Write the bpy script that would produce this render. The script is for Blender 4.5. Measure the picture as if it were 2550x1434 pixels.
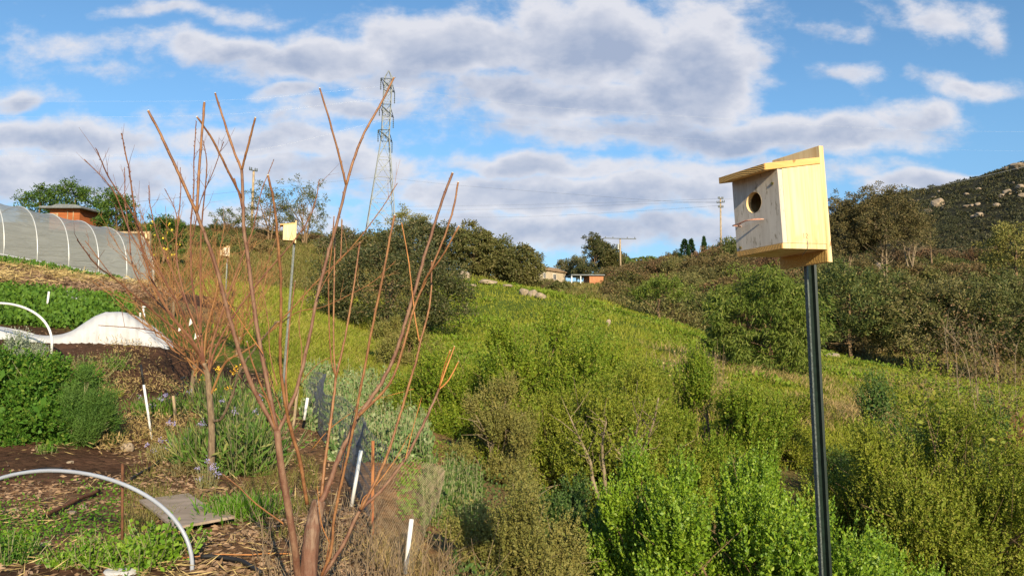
import bpy, math, random
import numpy as np
from mathutils import Matrix, Vector
# ------------------------------------------------------------------ scene, camera, sky, sun
for o in list(bpy.data.objects): bpy.data.objects.remove(o)
SC = bpy.context.scene
COL = SC.collection
R = math.radians
FPX, CX, CY, HY = 2000.0, 1275.0, 717.0, 880.0       # focal length and picture centre in photo pixels, row of the horizon
PITCH = math.atan((HY - CY) / FPX)
cam = bpy.data.cameras.new("camera"); camo = bpy.data.objects.new("camera", cam); COL.objects.link(camo)
cam.sensor_width = 36; cam.lens = 36 * FPX / 2550; cam.clip_start = 0.05; cam.clip_end = 20000
camo.location = (0, 0, 0); camo.rotation_euler = (R(90) + PITCH, 0, 0)
SC.camera = camo
SC.view_settings.view_transform = 'Standard'; SC.view_settings.look = 'None'
SC.view_settings.exposure = 0.45; SC.view_settings.gamma = 1
SUN_EL, SUN_AZ = R(24), math.atan2(0.30, -1.0)       # azimuth measured from +Y towards +X: the sun is behind the camera
sd = Vector((math.sin(SUN_AZ) * math.cos(SUN_EL), math.cos(SUN_AZ) * math.cos(SUN_EL), math.sin(SUN_EL)))
sun = bpy.data.lights.new("sun", 'SUN'); sun.energy = 5.0; sun.angle = R(0.5); sun.color = (1.0, 0.83, 0.57)
suno = bpy.data.objects.new("sun", sun); COL.objects.link(suno)
suno.rotation_euler = sd.to_track_quat('Z', 'Y').to_euler()

class NT:
    """small helper round a node tree"""
    def __init__(s, t): s.t = t; s.N = t.nodes; s.L = t.links
    def n(s, typ, **kw):
        x = s.N.new(typ)
        for k, v in kw.items(): setattr(x, k, v)
        return x
    def put(s, sock, v):
        if isinstance(v, bpy.types.NodeSocket): s.L.new(v, sock)
        elif v is not None: sock.default_value = v
    def m(s, op, a, b=None, c=None, clamp=False):
        x = s.n('ShaderNodeMath', operation=op, use_clamp=clamp)
        for i, v in enumerate((a, b, c)):
            if v is not None: s.put(x.inputs[i], v)
        return x.outputs[0]
    def v(s, op, a, b=None):
        x = s.n('ShaderNodeVectorMath', operation=op)
        s.put(x.inputs[0], a)
        if b is not None: s.put(x.inputs[1], b)
        return x.outputs[1] if op in ('DOT_PRODUCT', 'LENGTH') else x.outputs[0]
    def mix(s, f, a, b, typ='MIX'):
        x = s.n('ShaderNodeMix', data_type='RGBA', blend_type=typ)
        s.put(x.inputs[0], f)
        for sock, c in ((x.inputs[6], a), (x.inputs[7], b)):
            if isinstance(c, (tuple, list)): c = tuple(c)[:3] + (1,)
            s.put(sock, c)
        return x.outputs[2]
    def noise(s, vec, scale, detail=3, rough=0.5, dist=0.0):
        x = s.n('ShaderNodeTexNoise'); s.put(x.inputs['Vector'], vec)
        x.inputs['Scale'].default_value = scale; x.inputs['Detail'].default_value = detail
        x.inputs['Roughness'].default_value = rough; x.inputs['Distortion'].default_value = dist
        return x.outputs[0]
    def ramp(s, f, lo, hi):
        x = s.n('ShaderNodeMapRange', interpolation_type='SMOOTHSTEP'); s.put(x.inputs[0], f)
        x.inputs[1].default_value = lo; x.inputs[2].default_value = hi
        return x.outputs[0]

world = bpy.data.worlds.new("World"); SC.world = world; world.use_nodes = True
w = NT(world.node_tree); w.N.clear()
sky = w.n('ShaderNodeTexSky', sky_type='NISHITA', sun_disc=False, sun_elevation=SUN_EL, sun_rotation=SUN_AZ,
          altitude=300, air_density=1.0, dust_density=0.6, ozone_density=2.0)
# clouds: banks placed by direction (photo px, py, half width, half height, strength)
BANKS = [(520,95,190,38,.9),(800,120,260,60,1.0),(1130,85,260,95,1.1),(1480,80,240,120,1.2),(1400,235,330,60,1.0),(1750,150,150,150,1.1),
 (2000,330,360,45,1.05),(2290,295,130,40,.8),(2110,180,150,34,.7),(2420,192,130,26,.7),(2080,60,130,40,.45),(2520,60,70,60,.6),
 (120,335,260,48,1.1),(180,430,330,60,1.0),(55,238,90,26,.8),(640,345,260,55,.9),(880,248,190,28,.8),(690,208,80,20,.6),
 (1330,405,230,32,1.0),(1350,480,420,60,1.05),(1750,470,260,55,.8),(1500,575,420,50,.95),(1330,295,180,22,.6),(2400,460,230,34,1.0),
 (150,85,150,48,.6),(430,15,260,26,.6),(620,270,340,40,.45),(1000,190,200,60,.6),(1560,310,380,50,.7),(1150,560,260,50,.7),(1900,560,300,50,.6),(2200,420,160,24,.4),(250,150,160,30,.4),(2420,20,160,40,.5),(1850,420,260,40,.7),(760,420,300,60,.75),(700,560,330,50,.6)]
g = bpy.data.node_groups.new("cloud_density", 'ShaderNodeTree')
g.interface.new_socket('UV', in_out='INPUT', socket_type='NodeSocketVector')
g.interface.new_socket('Density', in_out='OUTPUT', socket_type='NodeSocketFloat')
g.interface.new_socket('Top', in_out='OUTPUT', socket_type='NodeSocketFloat')
q = NT(g); gi = q.n('NodeGroupInput'); go = q.n('NodeGroupOutput')
uv = gi.outputs[0]
wn = q.n('ShaderNodeTexNoise'); q.put(wn.inputs['Vector'], uv); wn.inputs['Scale'].default_value = 7; wn.inputs['Detail'].default_value = 3
warp = q.v('MULTIPLY', q.v('SUBTRACT', wn.outputs[1], (0.5, 0.5, 0.5)), (0.16, 0.07, 0))
uvw = q.v('ADD', uv, warp)
acc = top = None
for (bx, by, rx, ry, st) in BANKS:
    d = q.v('MULTIPLY', q.v('SUBTRACT', uvw, ((bx - CX) / FPX, (HY - by) / FPX, 0)), (FPX / rx, FPX / ry, 0))
    e = q.m('MULTIPLY', q.m('EXPONENT', q.m('MULTIPLY', q.v('DOT_PRODUCT', d, d), -0.75)), st)
    acc = e if acc is None else q.m('MAXIMUM', acc, e)
    te = q.m('MULTIPLY', e, q.v('DOT_PRODUCT', d, (0.12, 1, 0)))
    top = te if top is None else q.m('ADD', top, te)
st3 = q.v('MULTIPLY', uv, (1.0, 1.55, 1.0))
n1 = q.noise(st3, 6.5, 7, 0.60, 0.2); n2 = q.noise(st3, 21.0, 5, 0.62)
dens = q.m('ADD', q.m('ADD', q.m('ADD', acc, 0.0), q.m('MULTIPLY', q.m('SUBTRACT', n1, 0.5), 1.35)), q.m('MULTIPLY', q.m('SUBTRACT', n2, 0.5), 0.85))
q.put(go.inputs[0], dens)
n3 = q.noise(q.v('ADD', st3, (0.015, 0.04, 0)), 6.5, 4, 0.60, 0.2)
q.put(go.inputs[1], q.m('ADD', q.m('MULTIPLY', top, 0.55), q.m('MULTIPLY', q.m('SUBTRACT', n1, n3), 3.2)))
tc = w.n('ShaderNodeTexCoord'); sep = w.n('ShaderNodeSeparateXYZ'); w.put(sep.inputs[0], tc.outputs['Generated'])
yy = w.m('MAXIMUM', w.m('ABSOLUTE', sep.outputs[1]), 0.25)
comb = w.n('ShaderNodeCombineXYZ'); w.put(comb.inputs[0], w.m('DIVIDE', sep.outputs[0], yy)); w.put(comb.inputs[1], w.m('DIVIDE', sep.outputs[2], yy))
gn = w.n('ShaderNodeGroup'); gn.node_tree = g; w.put(gn.inputs[0], comb.outputs[0])
d0, lit = gn.outputs[0], gn.outputs[1]
alpha = w.ramp(d0, 0.14, 0.68)
thick = w.ramp(d0, 0.42, 1.12)
sfin = w.m('SUBTRACT', w.m('MULTIPLY', thick, 0.85), w.m('MULTIPLY', lit, 0.75), clamp=True)
ccol = w.mix(sfin, (0.57, 0.575, 0.62), (0.285, 0.335, 0.45))
skyc = w.v('SCALE', sky.outputs[0]); skyc.node.inputs['Scale'].default_value = 0.10
low = w.ramp(comb.outputs[0] if False else sep.outputs[2], 0.0, 0.28)
skyt = w.mix(1.0, skyc, w.mix(low, (0.62, 0.72, 0.86), (0.80, 1.08, 1.20)), 'MULTIPLY')
fin = w.mix(w.m('MULTIPLY', alpha, 0.95), skyt, ccol)
bg = w.n('ShaderNodeBackground'); w.put(bg.inputs[0], fin); bg.inputs[1].default_value = 1.0
wo = w.n('ShaderNodeOutputWorld'); w.L.new(bg.outputs[0], wo.inputs[0])
world.cycles.sampling_method = 'MANUAL'; world.cycles.sample_map_resolution = 256

# ------------------------------------------------------------------ helpers
cp, sp = math.cos(PITCH), math.sin(PITCH)
def W(px, py, d):
    """point seen at photo pixel (px,py), d metres ahead of the camera"""
    a, c = (px - CX), -(py - CY)
    y = FPX * cp - c * sp; z = FPX * sp + c * cp
    k = d / y
    return np.array((a * k, d, z * k))
def px_of(x, y): return CX + FPX * x / (y * cp)      # close enough for ground zones
rngs = {}
def vnoise(x, y, s, seed=0):
    x = np.asarray(x) / s + 371.3 + seed * 17.7; y = np.asarray(y) / s + 519.1 + seed * 9.1
    xi = np.floor(x).astype(np.int64); yi = np.floor(y).astype(np.int64); fx = x - xi; fy = y - yi
    fx = fx * fx * (3 - 2 * fx); fy = fy * fy * (3 - 2 * fy)
    def h(a, b):
        n = (a * 374761393 + b * 668265263 + seed * 1442695041) & 0xffffffff
        n = ((n ^ (n >> 13)) * 1274126177) & 0xffffffff
        return ((n ^ (n >> 16)) & 0xffff) / 65535.0
    return (h(xi, yi) * (1 - fx) + h(xi + 1, yi) * fx) * (1 - fy) + (h(xi, yi + 1) * (1 - fx) + h(xi + 1, yi + 1) * fx) * fy
def fbm(x, y, s, seed=0, o=3):
    r = 0; a = 0.5; t = 0
    for i in range(o): r = r + a * vnoise(x, y, s / 2 ** i, seed + i); t += a; a *= 0.5
    return r / t
def ss(x, a, b):
    t = np.clip((np.asarray(x, float) - a) / (b - a), 0, 1); return t * t * (3 - 2 * t)
def nrm(v): return v / np.maximum(np.linalg.norm(v, axis=-1, keepdims=True), 1e-9)

def mesh_np(name, V, Fs):
    V = np.asarray(V, np.float32)
    me = bpy.data.meshes.new(name); me.vertices.add(len(V)); me.vertices.foreach_set('co', V.ravel())
    Fs = [np.asarray(f, np.int32) for f in Fs if len(f)]
    nl = sum(f.size for f in Fs); npoly = sum(len(f) for f in Fs)
    me.loops.add(nl); me.polygons.add(npoly)
    me.loops.foreach_set('vertex_index', np.concatenate([f.ravel() for f in Fs]))
    tot = np.concatenate([np.full(len(f), f.shape[1], np.int32) for f in Fs])
    me.polygons.foreach_set('loop_start', np.concatenate(([0], np.cumsum(tot)[:-1])).astype(np.int32))
    me.update(calc_edges=True)
    return me
def add(name, me, mat=None, parent=None, loc=(0, 0, 0), smooth=False):
    o = bpy.data.objects.new(name, me); COL.objects.link(o); o.location = loc
    if mat is not None and len(me.materials) == 0: me.materials.append(mat)
    me.polygons.foreach_set('use_smooth', np.full(len(me.polygons), bool(smooth)))
    if parent is not None: o.parent = parent
    return o
def tag(o, label=None, cat=None, group=None, kind=None):
    if label: o['label'] = label
    if cat: o['category'] = cat
    if group: o['group'] = group
    if kind: o['kind'] = kind
    return o
def thing(name, label, cat, loc=(0, 0, 0), rz=0, group=None, scale=1):
    o = bpy.data.objects.new(name, None); COL.objects.link(o); o.empty_display_size = 0.1
    o.location = loc; o.rotation_euler = (0, 0, rz)
    o.scale = scale if isinstance(scale, tuple) else (scale,) * 3
    return tag(o, label, cat, group)
def copy_tree(root, loc=None, rz=None, scale=None, label=None, group=None):
    c = root.copy(); COL.objects.link(c)
    for ch in [x for x in bpy.data.objects if x.parent == root]:
        d = ch.copy(); COL.objects.link(d); d.parent = c
        for g2 in [x for x in bpy.data.objects if x.parent == ch]:
            e = g2.copy(); COL.objects.link(e); e.parent = d
    if loc is not None: c.location = loc
    if rz is not None: c.rotation_euler = (0, 0, rz)
    if scale is not None: c.scale = scale if isinstance(scale, tuple) else (scale,) * 3
    if label: c['label'] = label
    if group: c['group'] = group
    return c

class MB:
    def __init__(s): s.V = []; s.F = {3: [], 4: []}; s.n = 0
    def add(s, V, Q=None, T=None):
        V = np.asarray(V, float)
        if Q is not None and len(Q): s.F[4].append(np.asarray(Q) + s.n)
        if T is not None and len(T): s.F[3].append(np.asarray(T) + s.n)
        s.V.append(V); s.n += len(V); return s
    def box(s, c, size, rot=None):
        h = np.array(size) / 2
        v = np.array([(x, y, z) for x in (-1, 1) for y in (-1, 1) for z in (-1, 1)]) * h
        if rot is not None: v = v @ np.array(rot).T
        return s.add(v + np.array(c), [(0, 1, 3, 2), (4, 6, 7, 5), (0, 4, 5, 1), (2, 3, 7, 6), (0, 2, 6, 4), (1, 5, 7, 3)])
    def bar(s, a, b, t):
        return s.tube([a, b], [t, t], 4)
    def tube(s, path, rad, n=6, cap=True):
        P = np.asarray(path, float); m = len(P)
        rad = np.broadcast_to(np.asarray(rad, float), (m,))
        T = np.gradient(P, axis=0); T = nrm(T)
        ref = np.array((0, 0, 1.0)) if abs(T[0][2]) < 0.9 else np.array((1.0, 0, 0))
        A = nrm(np.cross(T, ref)); bad = np.linalg.norm(np.cross(T, ref), axis=1) < 0.15
        if bad.any():
            ref2 = np.array((0, 1.0, 0.2)); A = nrm(np.cross(T, ref2))
        B = np.cross(T, A); th = np.arange(n) * 2 * math.pi / n + math.pi / n
        ring = P[:, None] + rad[:, None, None] * (A[:, None] * np.cos(th)[None, :, None] + B[:, None] * np.sin(th)[None, :, None])
        V = ring.reshape(-1, 3); i = np.arange(m - 1)[:, None] * n; j = np.arange(n)[None]; k = (j + 1) % n
        Q = np.stack([i + j, i + k, i + n + k, i + n + j], -1).reshape(-1, 4)
        if cap:
            V = np.vstack([V, P[:1], P[-1:]]); c0 = m * n
            T1 = [(c0, (x + 1) % n, x) for x in range(n)] + [(c0 + 1, (m - 1) * n + x, (m - 1) * n + (x + 1) % n) for x in range(n)]
            return s.add(V, Q, T1)
        return s.add(V, Q)
    def prism(s, prof, axis_a, axis_b, ext, origin=(0, 0, 0)):
        """polygon (a,b) pairs in plane axis_a/axis_b, extruded by vector ext"""
        A, B, E, O = (np.array(v, float) for v in (axis_a, axis_b, ext, origin))
        P = np.array([O + A * a + B * b for a, b in prof]); n = len(P)
        V = np.vstack([P, P + E, [P.mean(0)], [(P + E).mean(0)]])
        Q = [(i, (i + 1) % n, n + (i + 1) % n, n + i) for i in range(n)]
        T = [(2 * n, (i + 1) % n, i) for i in range(n)] + [(2 * n + 1, n + i, n + (i + 1) % n) for i in range(n)]
        return s.add(V, Q, T)
    def mesh(s, name): return mesh_np(name, np.vstack(s.V), [np.vstack(f) for f in s.F.values() if f])
    def build(s, name, mat, parent=None, loc=(0, 0, 0), smooth=False, bevel=0):
        V = np.vstack(s.V)
        o = add(name, s.mesh(name), mat, parent, loc, smooth)
        if bevel:
            m = o.modifiers.new('bevel', 'BEVEL'); m.width = bevel; m.segments = 2; m.limit_method = 'ANGLE'
        return o

def smooth_path(P, k=4):
    """Catmull-Rom resample"""
    P = np.asarray(P, float)
    if len(P) < 3: return P
    Q = np.vstack([2 * P[0] - P[1], P, 2 * P[-1] - P[-2]]); out = []
    for i in range(1, len(Q) - 2):
        for t in np.arange(k) / k:
            a, b, c, d = Q[i - 1], Q[i], Q[i + 1], Q[i + 2]
            out.append(0.5 * (2 * b + (c - a) * t + (2 * a - 5 * b + 4 * c - d) * t * t + (3 * b - a - 3 * c + d) * t ** 3))
    out.append(P[-1]); return np.array(out)

# ------------------------------------------------------------------ materials
def principled(name):
    m = bpy.data.materials.new(name); m.use_nodes = True; t = NT(m.node_tree)
    b = t.N['Principled BSDF']; return m, t, b
def solid(name, col, rough=0.7, var=0.25, scale=8, bump=0.0, metal=0.0, col2=None, coords='Object', stretch=(1, 1, 1), spec=0.3, detail=4):
    m, t, b = principled(name)
    tcn = t.n('ShaderNodeTexCoord'); vec = t.v('MULTIPLY', tcn.outputs[coords], stretch)
    n = t.noise(vec, scale, detail, 0.6)
    c2 = col2 if col2 is not None else tuple(c * (1 - var) for c in col)
    c1 = col if col2 is not None else tuple(min(1, c * (1 + var * 0.5)) for c in col)
    t.put(b.inputs['Base Color'], t.mix(t.ramp(n, 0.32, 0.68), c1, c2))
    b.inputs['Roughness'].default_value = rough; b.inputs['Metallic'].default_value = metal
    b.inputs['Specular IOR Level'].default_value = spec
    if bump:
        bp = t.n('ShaderNodeBump'); bp.inputs['Strength'].default_value = min(1, bump); bp.inputs['Distance'].default_value = 0.02
        t.put(bp.inputs['Height'], n); t.L.new(bp.outputs[0], b.inputs['Normal'])
    return m
def leafmat(name, a, b2, c=None, gain=1.12, scale=1.2, trans=0.14, rough=0.6, spec=0.25, island=0.55, objvar=0.0):
    """leaves: colour differs from leaf to leaf and from patch to patch"""
    a, b2 = tuple(x * gain for x in a), tuple(x * gain for x in b2); c = c and tuple(x * gain for x in c)
    m, t, b = principled(name)
    geo = t.n('ShaderNodeNewGeometry'); tcn = t.n('ShaderNodeTexCoord')
    n = t.noise(tcn.outputs['Object'], scale, 3, 0.55)
    f = t.m('ADD', t.m('MULTIPLY', geo.outputs['Random Per Island'], island), t.m('MULTIPLY', t.ramp(n, 0.35, 0.65), 1 - island))
    col = t.mix(f, a, b2)
    if c is not None:
        r2 = t.m('FRACT', t.m('MULTIPLY', geo.outputs['Random Per Island'], 37.3))
        col = t.mix(t.m('MULTIPLY', t.m('GREATER_THAN', r2, 0.82), 0.8), col, c)
    if objvar:
        oi = t.n('ShaderNodeObjectInfo')
        hs = t.n('ShaderNodeHueSaturation'); t.put(hs.inputs['Color'], col)
        t.put(hs.inputs['Hue'], t.m('ADD', 0.5 - objvar * 0.05, t.m('MULTIPLY', oi.outputs['Random'], objvar * 0.10)))
        r3 = t.m('FRACT', t.m('MULTIPLY', oi.outputs['Random'], 91.7))
        t.put(hs.inputs['Value'], t.m('ADD', 1 - objvar * 0.4, t.m('MULTIPLY', r3, objvar * 0.8)))
        col = hs.outputs[0]
    t.put(b.inputs['Base Color'], col); b.inputs['Roughness'].default_value = rough
    b.inputs['Specular IOR Level'].default_value = spec
    tr = t.n('ShaderNodeBsdfTranslucent'); t.put(tr.inputs[0], col)
    ms = t.n('ShaderNodeMixShader'); ms.inputs[0].default_value = trans
    t.L.new(b.outputs[0], ms.inputs[1]); t.L.new(tr.outputs[0], ms.inputs[2])
    t.L.new(ms.outputs[0], t.N['Material Output'].inputs[0]); return m

M = {}
M['brush_bright'] = leafmat('brush_bright', (.085, .175, .012), (.185, .29, .016), (.26, .34, .03), 1.12, 2.5, spec=.4, rough=.5)
M['brush_mid'] = leafmat('brush_mid', (.078, .145, .010), (.19, .25, .017), (.27, .28, .04), 1.12, 1.6)
M['brush_olive'] = leafmat('brush_olive', (.10, .15, .012), (.225, .25, .024), (.25, .24, .045), 1.12, 1.5)
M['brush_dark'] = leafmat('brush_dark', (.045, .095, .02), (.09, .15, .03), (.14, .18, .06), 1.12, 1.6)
M['sage_tan'] = leafmat('sage_tan', (.15, .15, .035), (.25, .22, .065), (.16, .18, .04), 1.12, 2.0)
M['dark_oak'] = leafmat('dark_oak', (.034, .048, .014), (.075, .082, .025), (.17, .14, .06), 1.12, .7, spec=.4)
M['oak_green'] = leafmat('oak_green', (.055, .070, .020), (.120, .118, .034), (.17, .15, .06), 1.12, .5, objvar=.4)
M['citrus'] = leafmat('citrus', (.03, .075, .015), (.07, .13, .02), (.12, .17, .02), 1.12, .8)
M['euc'] = leafmat('euc', (.07, .09, .04), (.13, .135, .06), (.20, .16, .08), 1.12, .4, objvar=.4)
M['willow'] = leafmat('willow', (.078, .080, .028), (.155, .14, .05), (.24, .19, .08), 1.12, .5, objvar=.3)
M['pepper'] = leafmat('pepper', (.06, .105, .014), (.135, .17, .022), (.20, .22, .05), 1.12, .7)
M['scrub'] = leafmat('scrub', (.080, .076, .028), (.155, .125, .048), (.24, .17, .075), 1.12, .5, objvar=.8)
M['scrub_green'] = leafmat('scrub_green', (.050, .070, .018), (.105, .112, .030), (.18, .16, .05), 1.12, .5, objvar=.6)
M['scrub_brown'] = leafmat('scrub_brown', (.115, .078, .035), (.20, .135, .06), (.10, .09, .03), 1.12, .6, objvar=.5)
M['scrub_far_shaded'] = leafmat('scrub_far_shaded', (.033, .040, .019), (.066, .066, .030), (.06, .052, .026), 1.12, .1, objvar=.5)  # cloud shadow over the right hill painted in as darker leaf colour
M['cypress'] = leafmat('cypress', (.02, .05, .018), (.04, .085, .025), None, 1.12, .4)
M['palm'] = leafmat('palm', (.05, .10, .02), (.12, .17, .03), (.20, .17, .06), 1.12, .4)
M['meadow'] = leafmat('meadow', (.15, .205, .016), (.29, .30, .03), (.30, .29, .05), 1.12, .22, trans=.3, island=.4)
M['meadow_leaf'] = leafmat('meadow_leaf', (.10, .185, .014), (.21, .275, .022), (.25, .25, .06), 1.12, .35, trans=.3, island=.45)
M['pasture'] = leafmat('pasture', (.19, .25, .02), (.32, .32, .045), (.40, .32, .10), 1.12, .25, trans=.3, island=.4)
M['drygrass'] = leafmat('drygrass', (.26, .185, .07), (.42, .31, .14), (.14, .14, .03), 1.12, .3)
M['hillgrass'] = leafmat('hillgrass', (.13, .13, .03), (.25, .19, .07), (.12, .16, .02), 1.12, .18)
M['lawn'] = leafmat('lawn', (.05, .14, .01), (.11, .22, .015), None, 1.12, 3)
M['herb'] = leafmat('herb', (.07, .17, .01), (.16, .28, .015), (.20, .30, .03), 1.12, 6, spec=.4)
M['bush_green'] = leafmat('bush_green', (.035, .11, .012), (.085, .18, .018), (.15, .22, .03), 1.12, 3)
M['fennel'] = leafmat('fennel', (.05, .12, .02), (.11, .19, .035), None, 1.12, 3)
M['sage_grey'] = leafmat('sage_grey', (.20, .25, .17), (.33, .37, .27), (.12, .17, .07), 1.12, 3)
M['horehound'] = leafmat('horehound', (.09, .17, .05), (.17, .25, .09), (.32, .36, .20), 1.12, 1.2)
M['iris'] = leafmat('iris', (.05, .12, .02), (.12, .20, .03), (.25, .24, .08), 1.12, 4)
M['veg'] = leafmat('veg', (.045, .115, .012), (.11, .20, .02), None, 1.12, 3)
M['straw'] = leafmat('straw', (.38, .28, .11), (.58, .45, .20), (.20, .13, .06), 1.12, 2, trans=.1)
M['chip'] = leafmat('chip', (.17, .105, .06), (.34, .23, .145), (.09, .055, .035), 1.12, 2, trans=0)
M['purple'] = leafmat('purple', (.30, .27, .50), (.44, .40, .62), None, 1.12, 4)
M['yellow'] = leafmat('yellow', (.75, .42, .02), (.85, .55, .05), None, 1.12, 4)
M['lemon'] = solid('lemon', (.80, .62, .05), .5, .1)
M['bark_red'] = solid('bark_red', (.145, .062, .038), .65, col2=(.24, .14, .085), scale=26, bump=.4, stretch=(1, 1, .5), spec=.4)
mk_, t, b = principled('bark_trunk'); tcn = t.n('ShaderNodeTexCoord'); v = t.v('MULTIPLY', tcn.outputs['Object'], (1, 1, .22))
n = t.noise(v, 42, 7, .7, .5); n2 = t.noise(tcn.outputs['Object'], 5, 4, .6); n3_ = t.noise(tcn.outputs['Object'], 120, 3, .7)
c = t.mix(t.ramp(n, .35, .65), (.11, .055, .035), (.30, .21, .15)); c = t.mix(t.m('MULTIPLY', t.ramp(n2, .45, .6), .7), c, (.17, .07, .045)); c = t.mix(t.m('MULTIPLY', t.ramp(n3_, .6, .7), .5), c, (.05, .03, .02))
t.put(b.inputs['Base Color'], c); b.inputs['Roughness'].default_value = .75; b.inputs['Specular IOR Level'].default_value = .3
bp = t.n('ShaderNodeBump'); bp.inputs['Strength'].default_value = 1; bp.inputs['Distance'].default_value = .006; t.put(bp.inputs['Height'], n); t.L.new(bp.outputs[0], b.inputs['Normal']); M['bark_trunk'] = mk_
M['bark_shoot'] = solid('bark_shoot', (.31, .15, .06), .5, col2=(.17, .07, .03), scale=18, bump=.2, spec=.4)
M['bark_twig'] = solid('bark_twig', (.21, .09, .04), .6, col2=(.33, .17, .06), scale=10)
M['bark_wine'] = solid('bark_wine', (.14, .055, .035), .6, col2=(.24, .115, .055), scale=10)
M['bark_grey'] = solid('bark_grey', (.27, .20, .125), .85, col2=(.14, .095, .06), scale=45, bump=.6, stretch=(1, 1, .3))
M['bark_brown'] = solid('bark_brown', (.17, .11, .06), .85, col2=(.28, .19, .11), scale=9, bump=.6, stretch=(1, 1, .3))
M['bark_pale'] = solid('bark_pale', (.29, .23, .145), .8, col2=(.17, .125, .08), scale=6)
M['cut'] = solid('cut', (.72, .66, .52), .8, .1)
M['pine'] = None
# ------------------------------------------------------------------ terrain
CT = []   # (px, d, z)
def cz(px, d, z): CT.append((px, d, z))
def cpy(*a):
    for px, py, d in a: CT.append((px, d, W(px, py, d)[2]))
for px in (-900, -300, 300, 900): cz(px, 1.0, -1.55); cz(px, 2.2, -1.50)
for px, z in ((1300, -1.6), (1700, -1.7), (2100, -1.75), (2700, -1.75), (3300, -1.75)): cz(px, 1.0, -1.6); cz(px, 2.2, z)
cpy((-700,1415,4.8),(-300,1425,4.8),(0,1432,4.8),(465,1440,4.8),(800,1450,4.8),(960,1456,4.8))
for px, z in ((1250, -1.72), (1600, -2.15), (2100, -2.35), (2700, -2.35), (3400, -2.3)): cz(px, 4.8, z)
cpy((-600,1180,8),(0,1180,8),(525,1187,8),(850,1205,8),(1000,1225,7.6))
for px, z in ((1250, -1.75), (1600, -2.3), (2100, -2.55), (2700, -2.5), (3400, -2.4)): cz(px, 8, z)
cpy((-600,1060,10),(0,1070,10),(378,1096,10.5),(600,1060,10.8),(740,1005,13),(900,1110,10.5),(1080,1100,11),(1500,1245,11),(1950,1230,11),(2550,1290,11),(3200,1290,11))
cpy((-600,860,13),(0,872,13),(425,874,15),(475,968,13.5),(900,960,16),(1050,1005,15))
cpy((-600,760,17),(0,770,17),(300,778,18),(560,762,24),(700,855,20),(900,905,20),(1050,905,22),(1300,885,24),(1600,905,22),(1750,930,20),(1950,965,20),(2150,1005,20),(2400,1055,18),(2700,1090,18),(3300,1100,18))
cpy((-600,670,23),(0,690,23),(150,705,23),(350,722,25))
cpy((-600,640,29),(0,657,31),(200,685,33),(380,715,36),(600,735,34),(750,770,32),(950,830,34),(1150,830,36),(1400,800,36),(1650,850,34),(1850,890,34),(2050,905,34),(2300,955,30),(2550,1000,28),(3200,1020,28))
cpy((-600,600,50),(100,620,46),(450,650,50),(700,690,50),(900,680,54),(1150,688,55),(1350,722,55),(1500,755,52),(1650,800,48),(1760,835,46),(2050,880,44),(2250,925,40),(2500,975,36),(3200,1000,36))
cpy((1500,795,62),(1760,870,58),(2050,905,56),(2250,935,52),(2550,960,52),(3200,970,52))
cpy((1550,760,78),(1800,830,68),(2100,865,66),(2400,865,66),(1450,722,90),(1550,715,100),(1650,685,120),(1800,655,130),(1950,645,130),(2100,760,85),(2300,705,110),(2450,695,110),(2600,690,110),(3200,690,110))
cpy((-600,560,65),(100,560,65),(200,560,70),(330,585,60),(450,575,100),(600,585,100),(800,598,100),(950,640,125),(1150,698,100),(1350,700,150),(1450,712,130))
cpy((-600,620,200),(300,620,200),(600,635,200),(945,648,200),(1300,700,220),(1600,702,220),(1800,668,220))
cpy((-600,735,500),(300,735,500),(900,735,500),(1500,735,500),(1750,720,500),(1900,655,500),(2050,560,500),(2230,487,500),(2350,490,500),(2500,475,500),(2900,470,500))
cpy((3200,330,300),(2700,362,300),(2550,437,300),(2450,486,290),(2365,522,280),(2300,578,260),(2200,630,240),(2100,665,220),(2000,670,220),(2450,575,220),(2400,645,160),(2600,600,180))
cpy(*[(p, 800, 1100) for p in (-900, 0, 800, 1600, 2400, 3200)], *[(p, 845, 4000) for p in (-900, 800, 1600, 3200)])
CTA = np.array(CT); _th = np.arctan((CTA[:, 0] - CX) / (FPX * cp)); _r = CTA[:, 1] / np.cos(_th)
RC = np.stack([_th * 3.2, np.log(_r)], 1); _zt = CTA[:, 2] / (1 + _r / 20)
def _phi(d2): return np.sqrt(d2 + 0.06 ** 2)
_K = _phi(((RC[:, None] - RC[None]) ** 2).sum(-1)); _n = len(RC)
_A = np.zeros((_n + 1, _n + 1)); _A[:_n, :_n] = _K; _A[:_n, _n] = 1; _A[_n, :_n] = 1
_sol = np.linalg.solve(_A, np.append(_zt, 0))
TH_MAX = R(52)
NTH, NR = 521, 560
gth = np.linspace(-TH_MAX, TH_MAX, NTH); glr = np.linspace(math.log(0.4), math.log(6000), NR)
_G = np.zeros((NR, NTH))
for i in range(NR):
    d2 = (gth[None] * 3.2 - RC[:, :1]) ** 2 + (glr[i] - RC[:, 1:]) ** 2
    _G[i] = (_sol[:_n, None] * _phi(d2)).sum(0) + _sol[_n]
_G *= (1 + np.exp(glr)[:, None] / 20)
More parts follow.
